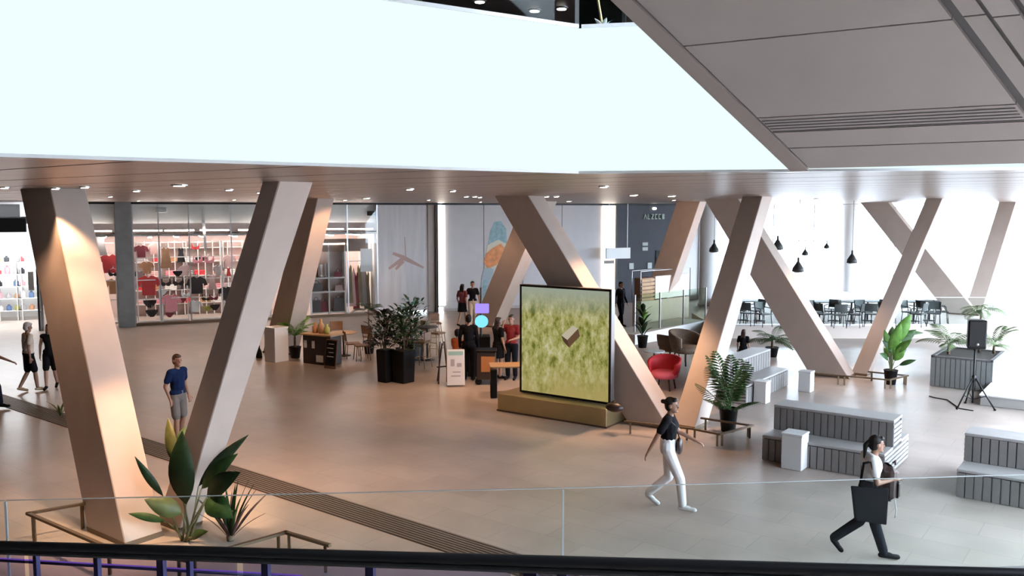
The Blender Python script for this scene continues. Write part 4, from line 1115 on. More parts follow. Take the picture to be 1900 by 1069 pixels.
m = MB(); m.box((1.92, .05, 1.66), (2.16, .1, .84)); m.build('white_panel', 'white_gloss', t)
for y in (0.0, .4):
    m = MB(); m.tube([(-.05, y, 1.2), (-.05, y, 2.3), (3.05, y, 2.3), (3.05, y, 1.2)], .02, 6); m.build('frame', 'steel', t, True)
lp = P(1192, 645)
t = thing('leafy_shrub', 'dark leafy shrub with a round bright green leaf cluster before the green glass', 'plant', lp)
pot(t, .18, .4)
for i in range(16):
    a = i * 2.4; h = .5 + .055 * i
    m = MB(); m.leaf((.03 * math.cos(a), .03 * math.sin(a), h - .15), (.32 * math.cos(a), .32 * math.sin(a), h + .18), .17, n=5, shape=.5); m.build('leaf_blade', ('leaf_dark', 'leaf_bright', 'leaf_mid')[i % 3 if i > 7 else 0], t, True)
m = MB(); m.tube([(0, 0, .35), (0, 0, 1.35)], .02, 6); m.build('stem', 'trunk', t)
# lounge armchairs, red tub chair
mat('rattan', (0.17, 0.115, 0.08), .7, var=.2, scale=25); mat('red_fabric', (0.55, 0.02, 0.035), .6, var=.1, scale=6); mat('pink_fabric', (0.75, 0.14, 0.22), .6)
def tub(name, label, loc, rz, m1, m2, s=1.0):
    t = thing(name, label, 'chair', loc, rz, None)
    vs = []; n = 14; fs = []
    for r_, (z, rad) in enumerate(((.30, .30), (.45, .37), (.62, .40), (.80, .41))):
        for i in range(n + 1):
            a = PI * (-.15 + 1.3 * i / n); zz = z - (.16 * (abs(i - n / 2) / (n / 2)) ** 2 if r_ == 3 else 0)
            vs.append((rad * math.cos(a), rad * math.sin(a), zz))
    for r_ in range(3):
        for i in range(n): a = r_ * (n + 1) + i; fs.append((a, a + 1, a + n + 2, a + n + 1))
    m = MB(); m.add(vs, fs); o = m.build('shell', m1, t, True); sd = o.modifiers.new('thickness', 'SOLIDIFY'); sd.thickness = .06; sd.offset = -1
    m = MB(); m.lathe([(.28, .28), (.33, .31), (.34, .40), (.28, .45), (.05, .46)], 20); m.build('seat_cushion', m2, t, True)
    for k in range(4):
        a = PI / 4 + k * PI / 2; m = MB(); m.tube([(.24 * math.cos(a), .24 * math.sin(a), .3), (.3 * math.cos(a), .3 * math.sin(a), 0)], .02, 6); m.build('leg', 'chair_black', t, True)
    t.scale = (s, s, s); return t
tub('lounge_chair', 'round brown wicker lounge chair between the middle columns', P(1272, 676), .6, 'rattan', 'rattan', 1.25)
tub('lounge_chair', 'brown lounge chair left of the round wicker one', P(1243, 668), 2.2, 'rattan', 'brown_wood', 1.0)
tub('tub_chair', 'red padded tub chair with pink cushion behind the big slanted column', P(1232, 722), -.5, 'red_fabric', 'pink_fabric', 1.05)
t = table_proto('lounge_table', 'small white round table left of the red chair', 'white_gloss', 'steel', P(1213, 690), None, .3, .6)
# ---------------- cafe corner left of the screen
t = thing('display_block', 'tall white display block at the foot of the second slanted column', 'display block', P(501, 672), RZ1)
m = MB(); m.bbox((0, .25, .5), (.5, .5, 1.0), .01); m.build('body', 'white_paint', t)
m = MB(); m.bbox((0, .25, 1.02), (.52, .52, .04), .008); m.build('top', 'white_gloss', t)
m = MB(); m.lathe([(.09, 0), (.10, .02), (.08, .2), (.03, .3), (.03, .38)], 12); tag(m.build('floor_vase', 'pot_black', None, True, P(481, 664)), 'small black vase left of the tall white block', 'vase')
palm('cafe_palm', 'green potted palm behind the dark menu stand', P(548, 664), .35, .75, 11, 'leaf_bright', potr=.18, poth=.35, seed=11, elev=(25, 80))
mat('menu_black', (.008, .007, .007), .6, spec=.2); mat('chalk', (.6, .6, .6), .8)
t = thing('menu_stand', 'dark wooden serving stand with pale table top beside the palm', 'stand', P(590, 676), RZ1 + .15)
m = MB(); m.bbox((0, .2, .42), (1.05, .5, .84), .01); m.build('body', 'dark_wood', t)
m = MB(); m.bbox((0, .2, .87), (1.15, .6, .05), .012); m.build('top', 'pale_wood', t)
for x in (-.42, -.12): MB().box((x, -.055, .58), (.10, .012, .22)).build('paper_card', 'white_gloss', t)
MB().box((.12, -.055, .18), (.26, .02, .2)).build('paper_card', 'white_gloss', t)
t = thing('menu_board', 'black chalk menu board leaning in front of the serving stand', 'menu board', P(612, 684), RZ1 + .1)
m = MB(); m.bbox((0, 0, .42), (.44, .03, .84), .01, M=Matrix.Rotation(-.15, 4, 'X')); m.build('frame', 'brown_wood', t)
m = MB(); m.box((0, -.018, .44), (.38, .01, .72), M=Matrix.Rotation(-.15, 4, 'X')); m.build('slate', 'menu_black', t)
for k, (x, w_) in enumerate(((0, .2), (-.03, .24), (.02, .18), (0, .26))):
    m = MB(); m.box((x, -.0245, .70 - k * .12), (w_, .003, .02), M=Matrix.Rotation(-.15, 4, 'X')); m.build('chalk_line', 'chalk', t)
# goods on the stand
for k, (px, cm, h) in enumerate(((578, 'cloth_tan', .3), (590, 'pale_wood', .42), (600, 'cloth_olive', .28))):
    m = MB(); m.lathe([(.07, 0), (.09, .03), (.09, h * .6), (.04, h * .75), (.04, h)], 12)
    b_ = P(590, 676); q = Vector((math.cos(RZ1 + .15), math.sin(RZ1 + .15), 0)); n_ = Vector((-q.y, q.x, 0))
    tag(m.build('jar', cm, None, True, b_ + q * (-.25 + k * .22) + n_ * .2 + Vector((0, 0, .895))), f'{["tan jar, leftmost", "tall wooden jar, middle one", "olive jar, rightmost"][k]} on the dark serving stand', 'jar')
t = table_proto('cafe_table', 'pale round cafe table behind the menu board', 'pale_wood', 'chair_black', P(638, 660), 'cafe tables', .42)
cc = chair_proto('wooden_chair', 'orange-brown wooden chair, left one beside the pale cafe table', 'brown_wood', 'brown_wood', P(655, 664), 1.9, 'wooden cafe chairs')
clone(cc, P(672, 668), -1.2, 'orange-brown wooden chair, right one beside the pale cafe table')
clone(cc, P(625, 645), .2, 'orange-brown wooden chair behind the pale cafe table')
clone(cc, P(690, 650), 2.6, 'orange-brown wooden chair by the thin tree')
palm('thin_tree', 'thin dark indoor tree left of the black planters', P(685, 656), 1.0, .6, 9, 'leaf_dark', potr=.18, poth=.4, seed=14, elev=(15, 70), tr=.025)
# black planters with bushes
def bush(name, label, p, w_, h, fol, seed, mt):
    rnd = random.Random(seed); t = thing(name, label, 'plant', p, RZ1)
    m = MB(); m.hexa([(-w_ * .44, -w_ * .44, 0), (w_ * .44, -w_ * .44, 0), (w_ * .44, w_ * .44, 0), (-w_ * .44, w_ * .44, 0)], [(-w_ / 2, -w_ / 2, h), (w_ / 2, -w_ / 2, h), (w_ / 2, w_ / 2, h), (-w_ / 2, w_ / 2, h)]); o = m.build('planter', 'pot_black', t); bv = o.modifiers.new('bevel', 'BEVEL'); bv.width = .015
    m = MB(); m.box((0, 0, h), (w_ * .9, w_ * .9, .03)); m.build('soil', 'soil', t)
    for k in range(4):
        m = MB(); m.tube([(rnd.uniform(-.1, .1), rnd.uniform(-.1, .1), h), (rnd.uniform(-.2, .2), rnd.uniform(-.2, .2), h + fol * .8)], [.02, .01], 6); m.build('stem', 'trunk', t)
    for part, (mt_, cnt) in enumerate(mt):
        m = MB()
        for k in range(cnt):
            a = rnd.uniform(0, 6.28); rr_ = rnd.uniform(.05, .42) * (.6 + w_); zz = h + rnd.uniform(.05, 1) * fol
            c = Vector((rr_ * math.cos(a), rr_ * math.sin(a), zz)); d = Vector((math.cos(a + rnd.uniform(-.8, .8)), math.sin(a + rnd.uniform(-.8, .8)), rnd.uniform(-.3, .8))).normalized()
            m.leaf(c, c + d * rnd.uniform(.16, .28), rnd.uniform(.07, .12), n=3, droop=.1)
        m.build('foliage', mt_, t, True, kind='stuff')
bush('planter_bush', 'leafy bush in the left one of two tall black planters', P(716, 708), .36, .85, 1.0, 21, (('leaf_dark', 150), ('leaf_purple', 70)))
bush('planter_bush', 'leafy bush in the right one of two tall black planters', P(749, 709), .46, .85, 1.05, 22, (('leaf_dark', 170), ('leaf_mid', 60)))
bush('planter_bush', 'green-lit bush standing behind the two black planters', P(766, 668), .5, .6, 1.25, 23, (('leaf_teal', 130), ('leaf_dark', 60)))
# bar stools
def stool(name, label, loc, rz, grp):
    t = thing(name, label, 'stool', loc, rz, grp)
    m = MB(); m.bbox((0, 0, .74), (.38, .38, .05), .02); m.build('seat', 'brown_wood', t)
    m = MB(); m.bbox((0, .19, .92), (.36, .03, .24), .01); m.build('backrest', 'brown_wood', t)
    for sx in (-1, 1):
        for sy in (-1, 1): m = MB(); m.tube([(sx * .15, sy * .15, .72), (sx * .21, sy * .21, 0)], .014, 6); m.build('leg', 'pale_wood', t, True)
        m = MB(); m.tube([(sx * .15, .17, .74), (sx * .15, .19, 1.0)], .012, 6); m.build('back_post', 'pale_wood', t, True)
    m = MB(); m.tube([(-.19, -.19, .28), (.19, -.19, .28), (.19, .19, .28), (-.19, .19, .28), (-.19, -.19, .28)], .01, 6); m.build('foot_ring', 'pale_wood', t, True)
    return t
s1_ = stool('bar_stool', 'wooden bar stool right of the planters, in front', P(812, 662), 1.0, 'bar stools')
clone(s1_, P(796, 654), 2.3, 'wooden bar stool right of the planters, middle one')
clone(s1_, P(808, 640), .3, 'wooden bar stool right of the planters, rear one')
clone(s1_, P(783, 682), -2.0, 'wooden bar stool close to the right black planter')
table_proto('bar_table', 'tall dark table among the bar stools', 'dark_wood', 'chair_black', P(793, 668), None, .34, 1.02)
# pavement board
t = thing('pavement_sign', 'white folding floor sign with sketchy print in front of the orange shirt', 'sign', P(846, 718), .12)
m = MB(); m.bbox((0, 0, .5), (.46, .03, .92), .01, M=Matrix.Rotation(-.12, 4, 'X')); m.build('front_panel', 'white_paint', t)
m = MB(); m.bbox((0, .45, .5), (.46, .03, .92), .01, M=Matrix.Translation((0, .0, 0)) @ Matrix.Translation((0, .45, 0)) @ Matrix.Rotation(.3, 4, 'X') @ Matrix.Translation((0, -.45, 0))); m.build('rear_panel', 'dark_wood', t)
mat('print_teal', (.35, .55, .50), .6); mat('print_grey', (.45, .42, .45), .6)
for c, sz, mt in (((0, -.018, .86), (.38, .004, .1), 'print_teal'), ((-.08, -.018, .62), (.1, .004, .18), 'print_grey'), ((.09, -.018, .56), (.12, .004, .1), 'print_grey'), ((.02, -.018, .38), (.2, .004, .03), 'print_grey'), ((0, -.018, .28), (.24, .004, .03), 'print_grey')):
    m = MB(); m.box(c, sz, M=Matrix.Rotation(-.12, 4, 'X')); m.build('printed_mark', mt, t)
t = thing('wooden_easel', 'dark wooden easel stand left of the white floor sign', 'easel', P(823, 712), .5)
for x in (-.14, .14): m = MB(); m.tube([(x, 0, 0), (x * .4, .08, 1.1)], .02, 6); m.build('leg', 'dark_wood', t)
m = MB(); m.tube([(0, .4, 0), (0, .08, 1.05)], .02, 6); m.build('leg', 'dark_wood', t)
m = MB(); m.box((0, .02, .45), (.34, .05, .03)); m.build('ledge', 'dark_wood', t)
# neon sign kiosk
emis('neon_purple', (.38, .28, .95), 1.5); emis('neon_cyan', (.22, .72, .95), 1.6)
t = thing('neon_kiosk', 'dark kiosk carrying a purple rectangle and a cyan round glowing sign', 'kiosk', P(893, 700), .05)
m = MB(); m.bbox((-.06, .3, .55), (.62, .5, 1.1), .02); m.build('cabinet', 'menu_black', t)
m = MB(); m.tube([(0, .2, 1.1), (0, .2, 2.42)], .03, 8); m.build('pole', 'chair_black', t)
DK = P(893, 700).y + .2
for px, py, w_, h_, mt, rnd_ in ((895, 572, 26, 18, 'neon_purple', 0), (894, 596, 24, 23, 'neon_cyan', 1)):
    c = Q(px, py, DK) - P(893, 700); k = DK / F
    if rnd_: m = MB(); m.lathe([(h_ * k / 2, -.03), (h_ * k / 2, .03)], 24, M=Matrix.Translation((c.x, .14, c.z)) @ Matrix.Rotation(PI / 2, 4, 'X') @ Matrix.Diagonal((1.08, 1, 1, 1)))
    else: m = MB().bbox((c.x, .14, c.z), (w_ * k, .06, h_ * k), .02)
    m.build('glowing_sign', mt, t)
    m = MB(); m.box((c.x, .185, c.z), (w_ * k * .8, .02, h_ * k * .8)); m.build('sign_back', 'menu_black', t)
# counter table with dark stand left of screen
t = thing('high_table', 'small table with pale top and dark side just left of the video screen', 'table', P(925, 738), .1)
m = MB(); m.bbox((.28, .3, .74), (.95, .6, .04), .01); m.build('table_top', 'pale_wood', t)
for x in (-.14, .70):
    for y in (.05, .55): m = MB(); m.box((x, y, .36), (.045, .045, .72)); m.build('leg', 'brown_wood', t)
m = MB(); m.bbox((-.12, -.06, .36), (.16, .1, .7), .015); m.build('side_box', 'menu_black', t)
t = thing('cafe_cart', 'dark cart with orange side panel beside the cyan sign', 'cart', P(902, 716), 0.0)
m = MB(); m.bbox((0, .3, .50), (.5, .45, .72), .015); m.build('body', 'dark_wood', t)
mat('orange_panel', (.45, .17, .05), .6); MB().box((.05, .07, .55), (.36, .02, .4)).build('front_panel', 'orange_panel', t)
for x in (-.2, .2): m = MB(); m.lathe([(.09, -.02), (.09, .02)], 16, M=Matrix.Translation((x, .12, .09)) @ Matrix.Rotation(PI / 2, 4, 'X')); m.build('wheel', 'black_rubber', t)
m = MB(); m.bbox((0, .3, .89), (.54, .5, .05), .015); m.build('top', 'menu_black', t)
# bench seat behind the screen's right end
t = thing('floor_bag', 'dark bag lying at the right end of the screen plinth', 'bag', P(1140, 764, .42), VS_RZ)
m = MB(); m.ell((0, 0, .09), (.2, .13, .10)); m.build('body', 'bag_leather', t, True)
m = MB(); m.tube([(-.1, 0, .16), (0, 0, .24), (.1, 0, .16)], .012, 6); m.build('handle', 'bag_leather', t, True)
# ================================================================== LOW GUARD RAILS ROUND THE COLUMN FEET
def rail(label, pts, h, r=.022, posts=None):
    pts = [Vector(p) for p in pts]; o0 = pts[0].copy(); o0.z = 0
    t = thing('guard_rail', label, 'rail', o0, 0, 'low rails round the column feet')
    for a, c in zip(pts, pts[1:]):
        d = c - a; m = MB(); m.box(((a + c) / 2 - o0), (d.length + .04, .05, .035), math.atan2(d.y, d.x)); m.build('bar', 'bronze_metal', t)
        n = max(1, int(d.length / 1.2))
        for i in range(n + 1):
            q = a + d * (.08 + .84 * i / n) if n else a; q = q - o0
            m = MB(); m.box((q.x, q.y, h / 2), (.035, .035, h)); m.build('post', 'bronze_metal', t)
h = .36
rail('low dark rail round the feet of the left columns', [P(160, 934, h), P(52, 953, h), P(190, 1012, h), P(345, 1040, h), P(530, 988, h), P(610, 1012, h)], h)
h = .24
rail('low dark rail round the feet of the middle columns', [P(1160, 782, h), P(1285, 796, h), P(1335, 806, h), P(1396, 790, h), P(1302, 776, h)], h)
rail('low dark rail round the feet of the columns by the banana plant', [P(1506, 692, h), P(1560, 697, h), P(1650, 705, h), P(1684, 697, h), P(1612, 690, h)], h)
# ================================================================== PEOPLE
mat('skin_light', (0.42, 0.24, 0.17), .55); mat('skin_tan', (0.27, 0.14, 0.09), .55); mat('skin_dark', (0.20, 0.10, 0.065), .55)
mat('hair_black', (0.006, 0.005, 0.005), .55, spec=.25); mat('hair_brown', (0.045, 0.025, 0.016), .5); mat('hair_grey', (0.42, 0.38, 0.35), .6)
mat('wear_black', (0.006, 0.006, 0.008), .85, var=.15, scale=12, spec=.15); mat('wear_white', (0.78, 0.75, 0.74), .75, var=.05, scale=8); mat('wear_beige', (0.56, 0.48, 0.40), .8, var=.06, scale=8)
mat('wear_blue', (0.004, 0.014, 0.055), .85, var=.1, scale=8, spec=.15); mat('wear_navy', (0.007, 0.009, 0.015), .85, var=.12, scale=8, spec=.15); mat('wear_stone', (0.13, 0.115, 0.105), .8, var=.08, scale=8)
mat('wear_wine', (0.14, 0.02, 0.03), .8, var=.1, scale=8); mat('wear_orange', (0.60, 0.14, 0.04), .75, var=.1, scale=8); mat('wear_red', (0.20, 0.010, 0.016), .75); mat('shoe_white', (.7, .68, .66), .6); mat('shoe_tan', (.35, .25, .16), .6); mat('eye_dark', (.01, .01, .01), .2); mat('lip', (.35, .12, .1), .5)
def blob(m, name, mt, parent, vox):
    o = m.build(name, mt, parent, True)
    r = o.modifiers.new('merge', 'REMESH'); r.mode = 'VOXEL'; r.voxel_size = vox; r.use_smooth_shade = True
    s = o.modifiers.new('soften', 'SMOOTH'); s.factor = .5; s.iterations = 3
    return o
STAND = dict(hipR=(.09, 0, .90), kneR=(.10, .02, .49), ankR=(.10, -.01, .085), toeR=(.12, .17, .035), hipL=(-.09, 0, .90), kneL=(-.10, .02, .49), ankL=(-.10, -.01, .085), toeL=(-.12, .17, .035),
    pel=(0, 0, .95), wai=(0, .0, 1.08), che=(0, .0, 1.28), nec=(0, .0, 1.45), hea=(0, .02, 1.585), shR=(.175, 0, 1.385), elR=(.225, -.03, 1.11), wrR=(.235, .05, .87), shL=(-.175, 0, 1.385), elL=(-.225, -.03, 1.11), wrL=(-.235, .05, .87))
def person(label, loc, head, H=1.7, pose=None, skin='skin_light', shirt='wear_black', sleeve='short', legs='wear_navy', legstyle='long', shoes='wear_black', hair='hair_black', style='short', vox=.014, yaw=0.0, fem=False, tilt=0.0):
    j = {k: Vector(v) for k, v in {**STAND, **(pose or {})}.items()}
    t = thing('person', label, 'person', loc, math.atan2(-head[0], head[1]))
    k = H / 1.70; t.scale = (k, k, k)
    sw = .92 if fem else 1.0
    for a in ('shR', 'shL'): j[a].x *= sw
    # ---- body (one continuous surface)
    b = MB()
    b.ell(j['pel'], (.155, .105, .13)); b.cap(j['pel'], j['wai'], .105, .095 if fem else .11); b.cap(j['wai'], j['che'], .10 if fem else .115, .12)
    b.ell(j['che'], (.155 * sw, .105, .17)); b.cap(j['shR'] * .92 + j['che'] * .08, j['shL'] * .92 + j['che'] * .08, .058)
    b.cap(j['nec'] - Vector((0, 0, .06)), j['hea'] - Vector((0, .015, .05)), .052, .048)
    R = Matrix.Rotation(yaw, 4, 'Z') @ Matrix.Rotation(tilt, 4, 'X')
    hc = j['hea']
    def hp(x, y, z): return hc + (R @ Vector((x, y, z)))
    b.ell(hp(0, -.008, .02), (.073, .092, .098), R); b.ell(hp(0, .022, -.045), (.054, .062, .07), R)
    b.cap(hp(0, .085, .012), hp(0, .100, -.022), .010, .015, 8); b.ell(hp(0, .072, -.088), (.028, .022, .022), R)
    for s in (-1, 1): b.ell(hp(s * .076, -.008, -.008), (.012, .022, .032), R)
    for s in ('R', 'L'):
        sg = 1 if s == 'R' else -1
        b.cap(j['sh' + s], j['el' + s], .05, .039); b.cap(j['el' + s], j['wr' + s], .039, .026)
        d = (j['wr' + s] - j['el' + s]).normalized(); fl = Vector((0, 0, 1)).cross(d)
        if fl.length < .2: fl = Vector((0, 1, 0)) - d * d.y
        fl.normalize(); pn = d.cross(fl).normalized()      # fl: across the knuckles, pn: out of the palm
        w0 = j['wr' + s]; pc = w0 + d * .055
        b.cap(w0 + d * .02 - fl * .012, pc + d * .02 - fl * .022, .019, .017); b.cap(w0 + d * .02 + fl * .012, pc + d * .02 + fl * .022, .019, .017); b.cap(w0 + d * .02, pc + d * .03, .019, .017)
        for q, (o_, l1) in enumerate(((-.030, .034), (-.010, .042), (.010, .040), (.030, .030))):
            f0 = pc + d * .035 + fl * o_; f1 = f0 + d * l1 - pn * .008; f2 = f1 + d * l1 * .55 - pn * .024
            b.cap(f0, f1, .0095, .009, 6); b.cap(f1, f2, .009, .0075, 6)
        th0 = w0 + d * .03 + fl * .022 * (1 if d.y > -.2 else -1); tsg = 1 if d.y > -.2 else -1
        b.cap(th0, th0 + fl * .035 * tsg + d * .03, .013, .011, 6); b.cap(th0 + fl * .035 * tsg + d * .03, th0 + fl * .042 * tsg + d * .062 - pn * .008, .011, .009, 6)
        b.cap(j['hip' + s], j['kne' + s], .078, .054); b.cap(j['kne' + s], j['ank' + s] + (j['kne' + s] - j['ank' + s]) * .55, .052, .053); b.cap(j['kne' + s] * .5 + j['ank' + s] * .5, j['ank' + s], .050, .036)
        b.cap(j['ank' + s] - Vector((0, .0, .03)), j['toe' + s], .036, .026)
    blob(b, 'body', skin, t, vox)
    # ---- clothes
    g = MB(); e = .016
    top_z = j['che']
    g.ell(j['che'], (.155 * sw + e, .105 + e + (.012 if fem else 0), .165)); g.cap(j['wai'], j['che'], (.10 if fem else .118) + e, .118 + e)
    g.cap(j['shR'] * .96 + j['che'] * .04, j['shL'] * .96 + j['che'] * .04, .060 + e * .6)
    if legstyle != 'tucked':
        g.cap(j['pel'] + Vector((0, 0, .03)), j['wai'], .118 + e * .6, .105 + e); g.ell(j['pel'] + Vector((0, 0, .03)), (.160 + e, .112 + e, .10))
    for s in ('R', 'L'):
        if sleeve == 'long': g.cap(j['sh' + s], j['el' + s], .058, .050); g.cap(j['el' + s], j['wr' + s], .050, .038)
        elif sleeve == 'short': g.cap(j['sh' + s], j['sh' + s].lerp(j['el' + s], .62), .060, .062)
    blob(g, 'top' if legstyle != 'dress' else 'dress_top', shirt, t, vox)
    if legs:
        g = MB()
        if legstyle in ('dress', 'skirt'):
            z1 = j['kne' + 'R'].z + .10
            g.lathe([(.10, 1.06), (.165, .95), (.185, .80), (.205, z1), (.06, z1 + .01)], 18, M=Matrix.Diagonal((1, .82, 1, 1)))
            blob(g, 'skirt', legs, t, vox)
        else:
            g.ell(j['pel'] + Vector((0, 0, -.01)), (.172, .128, .14)); g.cap(j['pel'], j['wai'] - Vector((0, 0, .02)), .130, .122)
            for s in ('R', 'L'):
                if legstyle == 'short': g.cap(j['hip' + s], j['hip' + s].lerp(j['kne' + s], .86), .094, .084)
                else: g.cap(j['hip' + s], j['kne' + s], .098, .074); g.cap(j['kne' + s], j['ank' + s] + Vector((0, 0, .03)), .074, .062)
            blob(g, 'trousers' if legstyle != 'short' else 'shorts', legs, t, vox)
    for s in ('R', 'L'):
        g = MB(); an, to = j['ank' + s], j['toe' + s]; hl = an + (an - to).normalized() * .035 - Vector((0, 0, .035))
        g.cap(hl, to, .036, .030); g.cap(an - Vector((0, 0, .02)), an.lerp(to, .45), .042, .036); g.cap(hl * .85 + to * .15, to, .036, .036)
        blob(g, 'shoe', shoes, t, max(vox * .8, .01))
    # ---- hair and face
    h = MB()
    h.ell(hp(0, -.028, .040), (.083, .090, .090), R); h.ell(hp(0, -.04, -.01), (.080, .070, .085), R); h.ell(hp(0, .035, .085), (.062, .05, .034), R)
    if style == 'bun': h.ell(hp(0, -.135, .05), (.035, .04, .035), R); h.cap(hp(0, -.10, .045), hp(0, -.135, .05), .02)
    if style == 'pony': h.cap(hp(0, -.11, .03), hp(0, -.15, -.03), .026, .034); h.cap(hp(0, -.15, -.03), hp(0, -.145, -.20), .034, .016)
    if style == 'long':
        for s in (-1, 0, 1): h.cap(hp(s * .05, -.05, .0), hp(s * .065, -.08, -.24), .045, .035)
    if style == 'cap': pass
    blob(h, 'hair', hair, t, max(vox * .8, .01))
    for s in (-1, 1):
        q = MB(); q.ell(hp(s * .030, .083, .010), (.012, .008, .007), R, 8, 6); q.build('eye', 'eye_dark', t, True)
        q = MB(); q.cap(hp(s * .018, .086, .030), hp(s * .043, .078, .030), .004, .003, 5); q.build('eyebrow', hair, t, True)
    q = MB(); q.ell(hp(0, .083, -.055), (.021, .009, .007), R, 8, 6); q.build('mouth', 'lip', t, True)
    return t
def loc2w(t, v):
    M = Matrix.Translation(t.location) @ Matrix.Rotation(t.rotation_euler.z, 4, 'Z') @ Matrix.Diagonal((t.scale.x, t.scale.y, t.scale.z, 1))
    return M @ Vector(v)
WALK = dict(hipR=(.085, .02, .89), kneR=(.09, .20, .50), ankR=(.085, .24, .10), toeR=(.09, .42, .06), hipL=(-.085, -.01, .89), kneL=(-.09, .0, .47), ankL=(-.085, -.30, .16), toeL=(-.09, -.16, .035),
    elR=(.23, -.13, 1.13), wrR=(.25, -.24, .92), elL=(-.24, .10, 1.13), wrL=(-.24, .36, 1.02), che=(0, .01, 1.27), nec=(0, .02, 1.44), hea=(0, .045, 1.575))
# woman in white trousers
w1 = person('woman in black top and white trousers walking past the potted palm', P(1238, 944), (.93, -.36), 1.72, WALK, 'skin_tan', 'wear_black', 'short', 'wear_white', 'tucked', 'shoe_white', 'hair_black', 'bun', .011, -.1, True)
t = thing('waist_bag', 'small black bag at the hip of the woman in white trousers', 'bag', loc2w(w1, (-.02, .16, .97)), w1.rotation_euler.z)
m = MB(); m.ell((0, .0, 0), (.10, .055, .13)); m.build('body', 'bag_leather', t, True)
m = MB(); m.tube([(-.08, -.01, .08), (-.02, -.03, .2), (.10, -.05, .33), (.19, -.13, .43)], .010, 6); m.build('strap', 'bag_leather', t, True)
# woman with backpack and tote
W2 = dict(hipR=(.085, .0, .89), kneR=(.09, .08, .48), ankR=(.085, .20, .09), toeR=(.09, .39, .04), hipL=(-.085, .0, .89), kneL=(-.09, -.06, .47), ankL=(-.085, -.40, .20), toeL=(-.09, -.30, .05),
    elR=(.24, .03, 1.10), wrR=(.14, .26, 1.12), elL=(-.23, .05, 1.10), wrL=(-.10, .27, 1.16), wai=(0, .02, 1.08), che=(0, .04, 1.27), nec=(0, .06, 1.44), hea=(0, .095, 1.565))
w2 = person('woman in white top and dark trousers striding right, hugging a backpack', P(1606, 1033), (1.0, -.06), 1.63, W2, 'skin_tan', 'wear_white', 'short', 'wear_navy', 'tucked', 'wear_black', 'hair_black', 'pony', .011, 0, True, -.08)
t = thing('backpack', 'black backpack worn on the chest of the striding woman', 'backpack', loc2w(w2, (0, .255, .82)), w2.rotation_euler.z)
m = MB(); m.bbox((0, 0, .22), (.30, .17, .46), .06); o = m.build('body', 'bag_leather', t); bv = o.modifiers.new('round', 'BEVEL'); bv.width = .04; bv.segments = 3
m = MB(); m.bbox((0, .10, .14), (.22, .06, .22), .03); m.build('pocket', 'bag_leather', t)
m = MB(); m.tube([(.04, .07, .46), (0, .09, .5), (-.04, .07, .46)], .012, 6); m.build('grab_handle', 'bag_leather', t, True)
m = MB(); m.tube([(.1, .06, .02), (.11, .08, -.12), (.1, .07, -.22)], .008, 6); m.build('dangling_strap', 'chalk', t, True)
t = thing('tote_bag', 'large dark tote bag hanging at the side of the striding woman', 'bag', loc2w(w2, (.235, -.07, .60)), w2.rotation_euler.z)
m = MB(); m.hexa([(-.05, -.16, 0), (.05, -.16, 0), (.05, .22, -.05), (-.05, .22, -.05)], [(-.02, -.23, .44), (.03, -.23, .44), (.03, .24, .42), (-.02, .24, .42)]); o = m.build('body', 'wear_black', t); bv = o.modifiers.new('round', 'BEVEL'); bv.width = .015; bv.segments = 2
for x in (-.01, .025): m = MB(); m.tube([(x, -.12, .43), (x - .06, -.06, .72), (x - .06, .02, .74), (x, .08, .43)], .011, 6); m.build('strap', 'wear_black', t, True)
# strollers at left
STEP = dict(kneR=(.09, .10, .49), ankR=(.09, .14, .09), toeR=(.10, .32, .04), kneL=(-.09, .0, .48), ankL=(-.09, -.20, .12), toeL=(-.10, -.03, .035), elR=(.24, -.08, 1.12), wrR=(.25, -.06, .88), elL=(-.24, .0, 1.12), wrL=(-.25, .12, .9))
person('grey-haired man in beige shirt and black shorts walking at far left', P(56, 727), (.45, .55), 1.74, STEP, 'skin_tan', 'wear_beige', 'short', 'wear_black', 'short', 'shoe_tan', 'hair_grey', 'short', .014, 0, False, -.25)
person('person in short black outfit half hidden behind the broad left column', P(96, 721), (.25, -.9), 1.66, STEP, 'skin_light', 'wear_black', 'none', 'wear_black', 'short', 'wear_black', 'hair_brown', 'long', .014, 0, True)
person('man in blue shirt looking right, between the two left columns', P(333, 822), (.8, -.35), 1.74, dict(elR=(.24, -.06, 1.12), wrR=(.22, .02, .9), elL=(-.24, -.06, 1.12), wrL=(-.22, .05, .9), kneR=(.11, .06, .49), ankR=(.12, .06, .085), toeR=(.13, .24, .035), ankL=(-.11, -.1, .085), toeL=(-.12, .08, .035)), 'skin_tan', 'wear_blue', 'short', 'wear_stone', 'short', 'shoe_tan', 'hair_brown', 'short', .012, -.3)
person('person in dark clothes cut off by the left edge of the picture', P(-16, 757), (1.0, .1), 1.72, WALK, 'skin_tan', 'wear_navy', 'short', 'wear_navy', 'long', 'wear_black', 'hair_black', 'short', .014)
# far couple by the grey wall
person('dark-haired person in wine top and black skirt by the grey wall, left of a couple', P(858, 606), (.45, .8), 1.66, STEP, 'skin_light', 'wear_wine', 'short', 'wear_black', 'skirt', 'wear_black', 'hair_black', 'long', .017, 0, True)
person('dark-haired person in black top and pale trousers by the grey wall, right of a couple', P(877, 605), (.2, -.9), 1.76, STEP, 'skin_light', 'wear_black', 'short', 'wear_beige', 'long', 'shoe_white', 'hair_black', 'bun', .017, 0, True)
